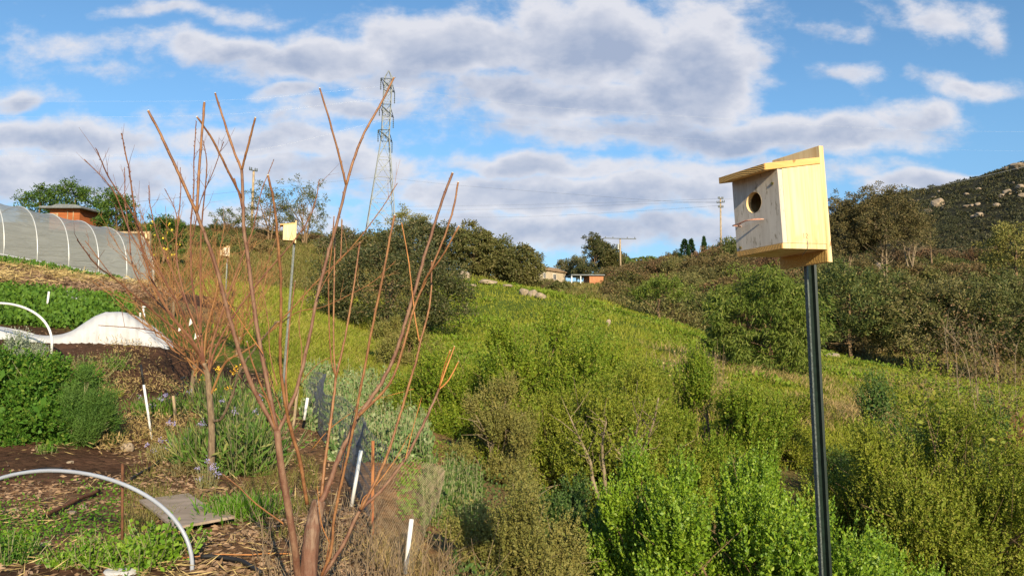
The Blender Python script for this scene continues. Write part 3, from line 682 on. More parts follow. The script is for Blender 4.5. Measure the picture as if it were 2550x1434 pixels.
P = smooth_path(pts, 22); mb.tube(P, np.interp(np.arange(len(P)), [0, len(P) * .4, len(P) * .93, len(P) - 1], [.043, .037, .033, .026]), 22)
v_ = mb.V[0]; ax_ = np.vstack([np.repeat(P, 22, 0), P[:1], P[-1:]]); dv_ = v_ - ax_; an_ = np.arctan2(dv_[:, 1], dv_[:, 0])
mb.V[0] = ax_ + dv_ * (1 + (vnoise(an_ * 3, v_[:, 2] * 9, 1.0, 3) - .5) * .22 + (vnoise(an_ * 9, v_[:, 2] * 30, 1.0, 4) - .5) * .13)[:, None]
if True:
    mb.build('trunk', M['bark_trunk'], pt, smooth=True)
mb = MB(); P = smooth_path(np.array([W(765, 1480, TD), W(742, 1430, TD - .03), W(735, 1370, TD - .08), W(718, 1265, TD - .12), W(700, 1160, TD - .15), W(690, 1072, TD - .15)]), 6)
mb.tube(P, np.linspace(.0175, .016, len(P)), 9); mb.build('branch', M['bark_red'], pt, smooth=True)
s_ = .0195 / 10   # metres of radius per photo pixel of width at this depth, halved
def rw(px_w): return px_w / 2 * TD / FPX * .74
LIMBS = [ # points from base to tip, depth base/tip, width base/tip (photo px)
 ([(690,1075),(640,985),(603,895),(572,790),(545,690),(520,610),(490,531)],3.75,3.6,15,10.5,None,'r'),
 ([(490,531),(460,465),(430,400),(400,335),(369,276)],3.6,3.5,10,7,1,'s'),
 ([(490,531),(497,411),(503,330),(509,256)],3.6,3.75,9,7.5,1,'s'),
 ([(690,1075),(655,900),(635,780),(618,650),(607,560),(605,492),(602,425)],3.75,3.95,15,10,None,'r'),
 ([(602,425),(580,370),(557,300),(536,233)],3.95,4.05,9.5,7,1,'s'),
 ([(602,425),(612,385),(625,335),(636,293)],3.95,3.85,8,6.5,1,'s'),
 ([(604,494),(570,430),(530,350),(490,291)],3.95,3.7,9,6,1,'s'),
 ([(606,530),(597,490),(583,444)],3.95,3.9,6,5,None,'s'),
 ([(690,1075),(712,1035),(740,965),(765,862),(790,740),(815,640),(838,560),(862,462)],3.75,4.1,13,10,None,'r'),
 ([(862,462),(880,400),(908,330),(945,265),(981,194)],4.1,4.25,9.5,7,1,'s'),
 ([(862,462),(845,390),(822,305),(796,220)],4.1,4.0,8.5,6,1,'s'),
 ([(765,1255),(745,1140),(722,1060),(712,1010),(700,930),(698,850),(700,720),(692,600),(683,510),(667,436)],3.9,3.55,13,7,1,'s'),
 ([(722,1060),(712,960),(716,880),(722,800),(735,700)],3.85,4.2,7,4.5,1,'s'),
 ([(790,1262),(812,1225),(835,1160),(866,1092),(893,1035),(925,990),(955,945),(985,880),(1012,795),(1040,700),(1068,605),(1096,515),(1127,431)],3.9,4.3,19,9,1,'r'),
 ([(893,1035),(930,1000),(960,968),(985,925),(1005,860),(1030,770),(1060,700),(1095,620),(1125,535),(1141,454)],3.95,4.0,10,6.5,1,'s'),
 ([(1045,735),(1062,690),(1100,640),(1143,563)],4.0,3.85,7,6,1,'s'),
 ([(898,1268),(925,1218),(948,1172),(974,1104),(988,1060),(1012,980),(1038,892),(1047,850),(1064,790),(1073,730),(1075,650)],3.95,4.15,11,6,1,'s'),
 ([(1047,862),(1035,800),(1026,725),(1016,640),(1000,555)],4.1,4.25,5,3.6,1,'o'),
 ([(803,1434),(856,1352),(898,1268),(948,1222),(1010,1140),(1052,1060),(1080,1000),(1093,968)],3.9,4.2,14,8,None,'r'),
 ([(1093,968),(1112,915),(1132,862)],4.2,4.25,6,5,1,'o'),([(1093,968),(1106,915),(1121,872)],4.2,4.1,5,4,1,'o'),([(1093,970),(1118,945),(1142,900)],4.2,4.3,6,4.5,1,'o'),
 ([(800,1434),(825,1370),(832,1290),(855,1180),(880,1065),(896,976),(911,901),(926,820),(951,700),(968,610),(983,536)],3.85,3.8,10,7,1,'s'),
 ([(800,1240),(808,1160),(822,1060),(831,989),(836,941)],3.95,4.1,11,9,None,'s'),
 ([(836,941),(856,856),(870,780),(883,700),(896,604)],4.1,4.2,8,6,1,'s'),([(836,941),(831,856),(832,700),(834,593)],4.1,4.25,6.5,5,1,'s'),([(836,941),(823,876),(818,700),(826,620),(832,538)],4.1,4.0,5,4,1,'s'),
 ([(713,1308),(640,1255),(590,1208),(548,1175)],4.0,5.0,6,4,None,'o'),
 ([(812,1400),(850,1180),(866,1092),(885,1010)],3.9,4.3,5,3.5,None,'s'),
 ([(898,1268),(905,1240),(930,1215),(980,1150),(1020,1080)],4.1,4.4,4,2.5,None,'o'),
 ([(775,1120),(830,1060),(925,1000),(1030,968)],4.4,4.3,3,2,None,'o'),
 ([(848,650),(850,600),(852,548)],4.15,4.2,5,4,1,'s'),
 ([(700,1020),(668,930),(640,850),(615,760)],3.8,4.0,4,2.5,None,'s'),([(730,985),(760,940),(800,900),(850,880)],3.9,4.2,3.5,2,None,'s'),([(690,960),(672,880),(668,800),(650,700)],3.7,3.9,4,2.5,None,'s'),
 ([(655,880),(600,800),(560,740)],3.75,3.9,3,2,None,'o'),([(745,960),(752,880),(745,800),(762,715)],3.95,4.2,4,2.5,None,'s'),([(790,740),(815,690),(850,640),(905,600)],3.9,4.2,3,1.8,None,'s'),([(635,780),(660,700),(672,640),(700,560)],3.9,4.1,3,2,None,'s'),
 ([(705,1060),(660,990),(615,960),(560,880)],3.8,3.9,4,2.2,None,'s'),([(820,1350),(800,1300),(790,1210)],3.8,3.8,3.5,2,None,'o'),([(1010,1140),(1030,1060),(1050,990)],4.0,4.2,3,2,None,'o'),
 ([(690,1080),(668,1000),(650,960),(628,900),(615,850)],3.75,3.6,7,4,1,'s'),
]
M['shoot_orange'] = solid('shoot_orange', (.46, .19, .05), .5, .25, 12, spec=.4)
for pts_, da, db, wa, wb, cut_, kind in LIMBS:
    mb = MB(); cm_ = MB() if cut_ else None
    limb(mb, pts_, da, db, rw(wa), rw(wb), rng, 5, 8, .055 if kind != 'o' else .09, cm_)
    o = mb.build('branch', M[{'r': 'bark_red', 's': 'bark_shoot', 'o': 'shoot_orange'}[kind]], pt, smooth=True)
    if cm_: cm_.build('cut_end', M['cut'], o)

def twiggy(mb, P, rng, r, step, L0, up=.8, sub=True):
    """short side twigs along path P"""
    for i in range(2, len(P) - 1):
        if rng.uniform() > step: continue
        t_ = nrm(P[i] - P[i - 1]); sd_ = rng.normal(size=3); D = nrm(t_ * .7 + nrm(sd_) * .75 + np.array((0, 0, up * .4)))
        L_ = L0 * rng.uniform(.3, 1.2); m_ = P[i] + D * L_ * .5 + rng.normal(size=3) * L_ * .05; e = P[i] + D * L_ + np.array((0, 0, L_ * .18 * up))
        mb.tube([P[i], m_, e], [r, r * .7, r * .35], 4, False)
        if sub and rng.uniform() < .5:
            D2 = nrm(D + rng.normal(size=3) * .6); mb.tube([m_, m_ + D2 * L_ * .5], [r * .6, r * .3], 3, False)
def spurs(mb, P, rng, r, step=.035):
    seg = np.linalg.norm(np.diff(P, axis=0), axis=1); cum = np.concatenate(([0], np.cumsum(seg)))
    for s_ in np.arange(step, cum[-1], step):
        i = min(np.searchsorted(cum, s_), len(P) - 1); f = (s_ - cum[i - 1]) / max(seg[i - 1], 1e-6); p_ = P[i - 1] + (P[i] - P[i - 1]) * f
        t_ = nrm(P[i] - P[i - 1]); sd_ = nrm(rng.normal(size=3)); mb.tube([p_, p_ + sd_ * r * 2.6 + t_ * r * 2], [r * 1.0, r * .5], 3, False)
# second tree: trunk in mulch, thin twigs
T2 = 7.9
t2 = thing('bare_fruit_tree', 'slender leafless fruit tree with pale trunk rising from mulch behind the nearest tree', 'fruit tree', (0, 0, 0), group='leafless fruit trees in the garden')
b2_ = on_ground(525, T2, .1); mb = MB()
P = smooth_path(np.array([b2_, W(527, 1120, T2), W(527, 1060, T2), W(522, 989, T2), W(517, 938, T2), W(507, 905, T2)]), 6); mb.tube(P, np.linspace(.036, .026, len(P)), 9); mb.build('trunk', M['bark_grey'], t2, smooth=True)
BR2 = [([(507,905),(480,850),(430,790),(380,700),(350,600),(335,520),(322,430),(302,332)],T2,7.3,12,3,'w'),
 ([(480,850),(450,770),(400,680),(345,560),(310,500),(270,440),(240,372)],T2,7.0,8,2.5,'w'),
 ([(400,690),(330,590),(290,490),(262,450),(210,397)],7.3,7.0,5,2,'w'),
 ([(500,890),(470,850),(400,790),(340,740),(280,690),(240,660),(192,597)],T2,6.6,8,2.5,'w'),([(280,690),(250,650),(212,600)],7.0,6.9,3,2,'w'),
 ([(430,790),(380,740),(355,715),(330,660),(322,590),(312,500),(310,417)],T2,8.6,6,2.2,'w'),
 ([(505,890),(480,800),(440,700),(400,610),(375,520),(370,462)],T2,8.3,7,2.2,'w'),
 ([(500,840),(460,740),(440,640),(443,560),(450,480),(449,417)],T2,8.4,7,2.2,'w'),([(443,560),(435,520),(410,470)],8.2,8.2,3,2,'w'),
 ([(507,905),(500,830),(478,700),(475,570),(482,480),(483,400),(489,302)],T2,8.1,9,2.6,'w'),
 ([(500,830),(500,600),(508,500),(515,410),(506,350)],T2,7.6,7,2.2,'w'),([(480,590),(500,500),(530,430),(557,353)],8.1,7.9,4,2,'w'),
 ([(517,938),(530,850),(560,760),(600,650),(630,570),(650,480),(682,397)],T2,8.5,9,2.2,'w'),
 ([(517,938),(540,860),(600,760),(680,660),(740,590),(780,520),(795,447)],T2,8.0,8,2.2,'w'),
 ([(522,989),(560,905),(600,880),(652,843),(723,773),(790,700),(866,627),(941,533),(990,456)],T2,7.4,8,2.2,'b'),
 ([(652,843),(735,780),(790,768),(820,758),(878,730),(931,700),(985,650)],7.8,7.4,4,1.8,'b'),
 ([(530,1049),(552,1041),(577,989),(597,926),(638,863),(690,800)],T2,7.2,11,4,'g'),
 ([(517,938),(470,895),(420,850),(350,800),(290,745),(230,700)],T2,7.4,6,2,'b'),
 ([(507,905),(515,820),(540,720),(545,640),(560,560)],T2,8.4,7,2.2,'b'),
 ([(515,930),(560,850),(575,760),(590,690),(640,600)],T2,8.6,6,2,'b'),([(515,925),(480,880),(440,860),(400,830),(340,817),(245,810)],T2,7.0,5,1.8,'w')]
for pts_, da, db, wa, wb, kd in BR2:
    mb = MB(); k = T2 / FPX / 2; P = limb(mb, pts_, da, db, wa * k * .72, wb * k * .9, rng, 6, 6)
    spurs(mb, P[len(P) // 3:], rng, wb * k * 1.1, .045); twiggy(mb, P, rng, k * 1.3, .30, .24)
    mb.build('branch', M[{'w': 'bark_wine', 'b': 'bark_twig', 'g': 'bark_grey'}[kd]], t2)
def bare_tree(label, px, d, h, spread, seed, nl=9, fork=.25, mat='bark_twig', rt=.035, tw=.5, lean=0, tips=.004, name='bare_fruit_tree', cat='fruit tree', group='leafless fruit trees in the garden', depthsub=2):
    rg = np.random.default_rng(seed); loc = on_ground(px, d, .05); r = thing(name, label, cat, loc, group=group)
    fz = h * fork; mb = MB(); P = smooth_path(np.array([(0, 0, -.1), (rg.normal() * .03, rg.normal() * .03, fz * .5), (rg.normal() * .05, rg.normal() * .05, fz)]), 5)
    mb.tube(P, np.linspace(rt, rt * .75, len(P)), 8); mb.build('trunk', M['bark_grey'], r, smooth=True); top = P[-1]
    for i in range(nl):
        a = i * 6.283 / nl + rg.uniform(-.3, .3); e = np.array((math.cos(a) * spread * rg.uniform(.5, 1.1) + lean, math.sin(a) * spread * rg.uniform(.5, 1.1), h * rg.uniform(.75, 1.02)))
        m1 = top + (e - top) * (.35, .35, .22) * 1.25; st = top - (0, 0, fz * rg.uniform(0, .3)); mb = MB()
        Pb = smooth_path(np.array([st, m1, top + (e - top) * (.75, .75, .62), e]), 7); Pb[1:-1] += rg.normal(size=(len(Pb) - 2, 3)) * .015
        rb = rt * .30; mb.tube(Pb, np.linspace(rb, tips, len(Pb)), 6, False)
        for j in range(depthsub * 2):
            k0 = rg.integers(3, len(Pb) - 4); e2 = Pb[k0] + nrm(nrm(Pb[-1] - Pb[k0]) + rg.normal(size=3) * .38) * h * rg.uniform(.2, .42)
            Ps = smooth_path(np.array([Pb[k0], (Pb[k0] + e2) / 2 + rg.normal(size=3) * .03, e2]), 6); mb.tube(Ps, np.linspace(rb * .5, tips * .8, len(Ps)), 4, False)
            twiggy(mb, Ps, rg, tips * .9, tw, h * .13); spurs(mb, Ps, rg, tips * .9, .07)
        twiggy(mb, Pb, rg, tips, tw, h * .15); mb.build('branch', M[mat], r)
    return r
bare_tree('dense leafless fruit tree with orange brown twigs, further back along the row of bare trees', 474, 12.5, 2.5, 1.15, 11, 12, .28, 'bark_twig', .04, .7, -.1)
bare_tree('small leafless tree with fine brown twigs behind the dense orange one', 590, 16.5, 2.3, 1.1, 12, 10, .2, 'bark_twig', .04, .6)
bare_tree('leafless tree with thin russet twigs in front of the end of the plastic tunnel', 430, 19, 2.6, 1.5, 13, 11, .2, 'bark_twig', .045, .6)
# ------------------------------------------------------------------ plastic tunnel (hoop house)
def plastic(name, col, trans):
    m, t, b = principled(name); tcn = t.n('ShaderNodeTexCoord')
    n = t.noise(t.v('MULTIPLY', tcn.outputs['Object'], (.6, .6, 4)), 1.3, 5, .6, .8)
    c = t.mix(t.ramp(n, .3, .7), col, tuple(x * .82 for x in col)); t.put(b.inputs['Base Color'], c)
    b.inputs['Roughness'].default_value = .38; b.inputs['Specular IOR Level'].default_value = .5
    bp = t.n('ShaderNodeBump'); bp.inputs['Strength'].default_value = .9; bp.inputs['Distance'].default_value = .10; t.put(bp.inputs['Height'], n); t.L.new(bp.outputs[0], b.inputs['Normal'])
    tr = t.n('ShaderNodeBsdfTransparent'); ms = t.n('ShaderNodeMixShader'); ms.inputs[0].default_value = trans
    tl = t.n('ShaderNodeBsdfTranslucent'); t.put(tl.inputs[0], c); m2 = t.n('ShaderNodeMixShader'); m2.inputs[0].default_value = .3
    t.L.new(b.outputs[0], m2.inputs[1]); t.L.new(tl.outputs[0], m2.inputs[2])
    t.L.new(m2.outputs[0], ms.inputs[1]); t.L.new(tr.outputs[0], ms.inputs[2]); t.L.new(ms.outputs[0], t.N['Material Output'].inputs[0]); return m
M['poly'] = plastic('poly', (.44, .46, .45), .34); M['poly_end'] = plastic('poly_end', (.72, .70, .62), .05)
M['pipe'] = solid('pipe', (.60, .62, .62), .4, .1, metal=.3); M['pvc'] = solid('pvc', (.80, .80, .78), .35, .08, 6, spec=.5)
M['pvc_shaded'] = solid('pvc_shaded', (.36, .39, .45), .35, .1, 6, spec=.5); M['black'] = solid('black', (.02, .02, .022), .5, .2)  # grey blue paints the shade on the sides of the white hoop pipe
rng = np.random.default_rng(21)
E1 = W(382, 716, 36.2)[:2]; ax = nrm(np.array((-0.62, -0.78))); pp = np.array((-ax[1], ax[0])); pp = -pp if pp[0] > 0 else pp
hh = thing('plastic_tunnel', 'long arched plastic greenhouse tunnel with pale ribs on the slope at left', 'greenhouse', (E1[0], E1[1], 0))
HW_, HH_, LEN = 2.9, 2.75, 17.0
def hz_(s_): return 2.92 + (s_ / 6.1) * .72 if s_ < 9 else 2.92 + 9 / 6.1 * .72 + (s_ - 9) * .04
def arch(s_, r=1.0, n=22, sag=0.0):
    th_ = np.linspace(0, math.pi, n); c_ = np.cos(th_); sn = np.sin(th_)
    off = (HW_ * r) * (1 - np.sign(c_) * np.abs(c_) ** .85); z = hz_(s_) + HH_ * r * sn ** .72 - sag * sn
    return np.stack([ax[0] * s_ + pp[0] * off, ax[1] * s_ + pp[1] * off, z], -1)
ribs = np.arange(0, LEN + .1, 1.22); S_ = np.arange(0, LEN, .1525); rows = []
for s_ in S_:
    ph = (s_ / 1.22) % 1; rows.append(arch(s_, 1.0 - .012 * math.sin(math.pi * ph), 30, .05 * math.sin(math.pi * ph)))
V = np.vstack(rows); V[:, 2] += (vnoise(V[:, 0] * 2, V[:, 2] * 2 + V[:, 1], .8, 3) - .5) * .04
n = 30; i = np.arange(len(S_) - 1)[:, None] * n; j = np.arange(n - 1)[None]; Q_ = np.stack([i + j, i + j + 1, i + n + j + 1, i + n + j], -1).reshape(-1, 4)
add('cover', mesh_np('cover', V, [Q_]), M['poly'], hh, smooth=True)
for k_, s_ in enumerate(ribs): MB().tube(arch(s_, 1.004 if k_ % 4 else 1.006, 26), .024 if k_ else .05, 6).build('rib', M['pipe'] if k_ else M['poly_end'], hh, smooth=True)
mb = MB(); mb.tube([arch(s_, 1.01)[0] + (0, 0, .22) for s_ in S_], .035, 5); mb.build('base_rail', M['pipe'], hh)
A0 = arch(-.02, .995, 26); ctr = A0.mean(0); V = np.vstack([A0, [ctr]]); T_ = [(26, k_, k_ + 1) for k_ in range(25)] + [(26, 25, 0)]
mb = MB(); mb.add(V, None, T_); mb.build('end_sheet', M['poly_end'], hh)

# ------------------------------------------------------------------ buildings
M['red_wood'] = solid('red_wood', (.40, .13, .045), .7, .35, 3, stretch=(.3, .3, 6)); M['roof_grey'] = solid('roof_grey', (.20, .22, .23), .8, .25, 5)
M['orange_wall'] = solid('orange_wall', (.50, .21, .10), .7, .25, 2, stretch=(3, 3, .3)); M['cream'] = solid('cream', (.52, .44, .32), .8, .08, 2)
M['roof_tan'] = solid('roof_tan', (.34, .23, .13), .85, .2, 1.5, stretch=(1, 1, 6)); M['white'] = solid('white', (.75, .73, .68), .6, .06); M['glass'] = solid('glass', (.05, .06, .08), .1, .2, spec=.8)
def gable_house(name, label, p, rz, L_, D_, hw, hr, wallm, roofm, ov=.4, eave=None, wins=(), cat='house'):
    r = thing(name, label, cat, tuple(p), rz)
    prof = [(-D_ / 2, -1.5), (D_ / 2, -1.5), (D_ / 2, hw), (0, hw + hr), (-D_ / 2, hw)]
    MB().prism(prof, (0, 1, 0), (0, 0, 1), (L_, 0, 0), (-L_ / 2, 0, 0)).build('wall', M[wallm], r)
    sl = hr / (D_ / 2); e = D_ / 2 + ov
    roof = [(-e, hw - sl * ov + .02), (0, hw + hr + .02), (e, hw - sl * ov + .02), (e, hw - sl * ov + .2), (0, hw + hr + .22), (-e, hw - sl * ov + .2)]
    o = MB(); o.prism(roof, (0, 1, 0), (0, 0, 1), (L_ + 2 * ov, 0, 0), (-L_ / 2 - ov, 0, 0)); ro = o.build('roof', M[roofm], r)
    if eave:
        for sx in (-1, 1):
            for sy in (-1, 1):
                x_ = sx * (L_ / 2 + ov + .03); MB().bar((x_, sy * e, hw - sl * ov + .1), (x_, 0, hw + hr + .12), .14).build('fascia', M[eave], ro)
    for (face, u, z, ww, wh) in wins:
        if face == 'end': c_ = (-L_ / 2 - .03, u, z); s_ = (.08, ww, wh); s2 = (.06, ww * .78, wh * .82); c2 = (-L_ / 2 - .06, u, z)
        else: c_ = (u, -D_ / 2 - .03, z); s_ = (ww, .08, wh); s2 = (ww * .78, .06, wh * .82); c2 = (u, -D_ / 2 - .06, z)
        f_ = MB().box(c_, s_).build('window', M['white'], r); MB().box(c2, s2).build('pane', M['glass'], f_)
        MB().box(tuple(np.array(c2) - ((.03, 0, 0) if face == 'end' else (0, .03, 0))), (.06, .07, wh) if face == 'end' else (.07, .06, wh)).build('mullion', M['white'], f_)
    return r
p = W(1352, 692, 175); gable_house('house', 'cream house with tan roof and white trimmed gable behind the green knoll', p, R(52), 9.5, 5.6, 1.35, 1.0, 'cream', 'roof_tan', .35, 'white', [('end', -1.5, .1, .9, 1.4), ('end', .6, .1, 1.5, 1.5), ('end', 1.9, -.1, .8, 1.3), ('side', -3.4, .1, .9, 1.3), ('side', .4, .1, 1.2, 1.3)])
def flat_shed(name, label, p, rz, L_, D_, h0, h1, wallm, ovx, ovy, cat='shed', open_from=None, extras=True):
    """box with a thin sloping roof; wall covers x > open_from only"""
    r = thing(name, label, cat, tuple(p), rz); x0 = -L_ / 2 if open_from is None else open_from
    hz = lambda x: h0 + (h1 - h0) * (x + L_ / 2) / L_
    MB().prism([(x0, -2), (L_ / 2, -2), (L_ / 2, hz(L_ / 2)), (x0, hz(x0))], (1, 0, 0), (0, 0, 1), (0, D_, 0), (0, -D_ / 2, 0)).build('wall', M[wallm], r)
    a, b_ = -L_ / 2 - ovx, L_ / 2 + ovx
    MB().prism([(a, hz(a) + .01), (b_, hz(b_) + .01), (b_, hz(b_) + .17), (a, hz(a) + .17)], (1, 0, 0), (0, 0, 1), (0, D_ + 2 * ovy, 0), (0, -D_ / 2 - ovy, 0)).build('roof', M['roof_grey'], r)
    if open_from is not None:
        for x in (-L_ / 2, (-L_ / 2 + x0) / 2): MB().box((x, -D_ / 2, hz(x) / 2 - 1), (.15, .15, hz(x) + 2)).build('post', M['pvc'], r)
    return r
flat_shed('orange_shed', 'low orange walled shed under a thin grey roof below the cream house', W(1456, 717, 122), R(12), 5.0, 3.0, 1.7, 1.78, 'orange_wall', .15, .3, open_from=.3)
sh = flat_shed('red_shed', 'red brown board shed with wide grey eaves behind the plastic tunnel', W(191, 560, 60), R(-10), 2.5, 2.6, 1.0, .92, 'red_wood', .5, .5)
MB().prism([(-1.75, 1.13), (1.75, 1.03), (.7, 1.32), (-.8, 1.4)], (1, 0, 0), (0, 0, 1), (0, 2.4, 0), (0, -1.2, 0)).build('roof_top', M['roof_grey'], sh)
for x_, w_ in ((-.95, .3), (-.62, .22), (.28, .06), (.75, .06)): MB().box((x_, -1.33, .35 if w_ < .1 else .55), (w_, .05, 1.0 if w_ < .1 else .25)).build('trim', M['wood_post'], sh)

# ------------------------------------------------------------------ pylon, poles and wires
M['steel'] = solid('steel', (.30, .33, .33), .6, .15); M['steel_dark'] = solid('steel_dark', (.09, .11, .11), .5, .2)
PD = 200.0; base = W(943, 655, PD); topz = W(962, 176, PD)[2]; HT = topz - base[2]; uu = PD / FPX
py_ = thing('pylon', 'tall pale green lattice power pylon on the skyline', 'pylon', tuple(base))
lean_v = np.array((0.0, 0, 0))
def lv(py): return (W(950, py, PD)[2] - base[2])
def hw(z):          # half width of the tower by height
    zw = lv(342)
    return (11.5 + (52 - 11.5) * max(0, (zw - z) / zw)) * uu if z < zw else 11.5 * uu
def cx_(z): return (19 * uu) * z / HT
def cor(z, k):
    sx, sy = ((-1, -1), (1, -1), (1, 1), (-1, 1))[k]; h_ = hw(z) / 1.18; a = R(14); X, Y = sx * h_, sy * h_
    return np.array((X * math.cos(a) - Y * math.sin(a) + cx_(z), X * math.sin(a) + Y * math.cos(a), z))
zb = [0, lv(560), lv(500), lv(445), lv(395), lv(342)]; zt_ = [lv(y) for y in (342, 320, 296, 275, 250, 228, 212, 196)]
for k in range(4): MB().tube([cor(z, k) for z in zb] + [cor(zt_[-1], k)], .13, 4).build('leg', M['steel'], py_)
mb = MB()
for za, z2 in list(zip(zb[:-1], zb[1:])) + list(zip(zt_[:-1], zt_[1:])):
    for k in range(4):
        a0, a1, b0, b1 = cor(za, k), cor(za, (k + 1) % 4), cor(z2, k), cor(z2, (k + 1) % 4); tk = .075 if za < zb[-1] else .06
        mb.bar(a0, b1, tk); mb.bar(a1, b0, tk); mb.bar(b0, b1, tk)
        if za < zb[-1]: mid = (a0 + a1) / 2; mb.bar((a0 + b0) / 2, (a0 + b1) / 2 * .5 + (a1 + b0) / 2 * .5, .05); mb.bar((a1 + b1) / 2, (a0 + b1) / 2 * .5 + (a1 + b0) / 2 * .5, .05)
mb.build('bracing', M['steel'], py_)
pk = np.array((cx_(HT), 0, HT)); mb = MB()
for k in range(4): mb.bar(cor(zt_[-1], k), pk, .1)
mb.build('peak', M['steel'], py_)
arms = [lv(y) for y in (215, 278, 341)]
for za in arms:
    mb = MB()
    for s_ in (-1, 1):       # arms point nearly towards and away from the camera
        tip = np.array((cx_(za) + s_ * .9, s_ * 5.5, za + .2))
        for k in ((0, 1) if s_ < 0 else (2, 3)): mb.bar(cor(za - .9, k), tip, .10); mb.bar(cor(za + 1.6, k), tip, .10)
        mb.bar(cor(za - .9, 0 if s_ < 0 else 2), cor(za + 1.6, 1 if s_ < 0 else 3), .09)
    o = mb.build('arm', M['steel_dark'], py_)
    for s_ in (-1, 1):
        tip = np.array((cx_(za) + s_ * .9, s_ * 5.5, za + .2)); mb = MB(); q_ = [tip - (0, 0, .25 * j) for j in range(13)]; mb.tube(q_, [.06, .17] * 6 + [.06], 6); mb.build('insulator', M['steel_dark'], o)
def pole(label, p0, ptop, r_, arms_=(), mat='wood_post', extra=None):
    p0 = np.array(p0); ptop = np.array(ptop); r = thing('utility_pole', label, 'utility pole', tuple(p0), group='wooden utility poles')
    v = ptop - p0; MB().tube([(0, 0, -1), v], [r_ * 1.15, r_ * .8], 9).build('pole', M[mat], r, smooth=True)
    for (t_, L_, ang, tk) in arms_:
        c_ = v * t_; d_ = np.array((math.cos(ang), math.sin(ang), 0)) * L_ / 2; mb = MB().bar(c_ - d_ + (0, -r_, 0), c_ + d_ + (0, -r_, 0), tk); o = mb.build('crossarm', M['steel_dark'], r)
        for q_ in (-.92, -.45, .45, .92): MB().tube([c_ + d_ * q_ + (0, -r_, .05), c_ + d_ * q_ + (0, -r_, .35)], [.09, .06], 6).build('insulator', M['steel_dark'], o)
    return r
pole('short utility pole with a wide crossarm and small drum, beside the eucalyptus trees', W(1546, 690, 150), W(1544, 593, 150), .17, [(.985, 6.2, .15, .10)])
MB().tube([(-.45, -.1, 6.2), (-.45, -.1, 5.2)], .26, 8).build('transformer', M['galv'], [o for o in bpy.data.objects if o.name.startswith('utility_pole')][0])
pole('tall utility pole with short dark arms on the ridge beside the nest box', W(1796, 665, 130), W(1794, 493, 130), .15, [(.985, .9, .2, .07), (.93, 1.3, 2.6, .08), (.86, .9, .2, .07)])
pole('leaning wooden utility pole with a tilted dark crossarm behind the leafless trees', W(625, 600, 95), W(632, 424, 95), .16, [(.99, 1.1, .9, .07)])
pole('short brown post seen between the shoots left of the pylon', W(849, 612, 70), W(851, 545, 70), .07)
M['wire'] = solid('wire', (.55, .60, .66), .4, .05); M['wire_d'] = solid('wire_d', (.20, .23, .28), .5, .05)
def wire(label, pts, rad, mat='wire_d'):
    P = smooth_path(np.array([W(*p_) for p_ in pts]), 8); o = MB().tube(P, rad, 4, False).build('power_line', M[mat]); return tag(o, label, 'power line', 'overhead power lines')
wire('thin dark wire falling from the pylon to the pole on the right ridge', [(946,441,200),(1120,460,185),(1400,482,165),(1640,500,148),(1794,505,130)], .022)
wire('thin dark wire rising from the leaning pole at left towards the pylon', [(-300,560,60),(100,522,80),(400,497,110),(700,466,150),(946,441,200)], .022)
wire('pale wire from the pylon top running across the upper left sky', [(-300,250,150),(200,253,170),(600,248,190),(957,215,200)], .011, 'wire')
wire('pale wire below the topmost one across the left sky', [(-300,288,150),(200,292,170),(600,283,190),(957,245,200)], .011, 'wire')
wire('pale wire from the pylon top crossing to the right above the nest box', [(962,215,200),(1300,262,230),(1800,296,260),(2300,325,300),(2900,330,340)], .016, 'wire')
wire('pale wire from the middle pylon arm across the right sky', [(957,278,200),(1300,312,230),(1700,345,260),(2300,372,300),(2900,380,340)], .011, 'wire')
wire('pale wire from the middle pylon arm running left', [(-300,385,150),(200,388,170),(600,380,190),(957,300,200)], .011, 'wire')
wire('upper of the low dark wires reaching the pole on the right ridge', [(1000,515,170),(1300,510,160),(1600,502,145),(1794,495,130)], .018)
wire('middle of the low dark wires reaching the pole on the right ridge', [(1000,524,170),(1300,520,160),(1600,508,145),(1794,503,130)], .018)
wire('lowest of the low dark wires reaching the pole on the right ridge', [(1000,541,170),(1300,540,160),(1600,525,145),(1794,512,130)], .018)
wire('wire leaving the right ridge pole behind the big nest box', [(1794,495,130),(2000,498,130),(2300,470,130),(2700,380,130)], .018)

# ------------------------------------------------------------------ rocks
M['rock'] = solid('rock', (.40, .32, .23), .9, col2=(.27, .21, .15), scale=2.2, bump=.6, detail=8); M['rock_pale'] = solid('rock_pale', (.55, .48, .36), .9, .25, 5, bump=.4)
def rock_mesh(seed, n=3):
    import bmesh
    rg = np.random.default_rng(seed); bm = bmesh.new(); bmesh.ops.create_icosphere(bm, subdivisions=n, radius=1)
    me = bpy.data.meshes.new('boulder'); bm.to_mesh(me); bm.free(); V = np.empty(len(me.vertices) * 3, np.float32); me.vertices.foreach_get('co', V); V = V.reshape(-1, 3)
    for k in range(7):                       # chop with planes, then roughen
        nn = nrm(rg.normal(size=3)); dd = rg.uniform(.55, .9); t_ = V @ nn - dd; V = V - np.outer(np.maximum(t_, 0) * .85, nn)
    V *= 1 + (vnoise(V[:, 0] + V[:, 2], V[:, 1] - V[:, 2], .45, seed)[:, None] - .5) * .16
    me.vertices.foreach_set('co', V.astype(np.float32).ravel()); return me
RK = [rock_mesh(s_) for s_ in range(5)]
rg = np.random.default_rng(77)
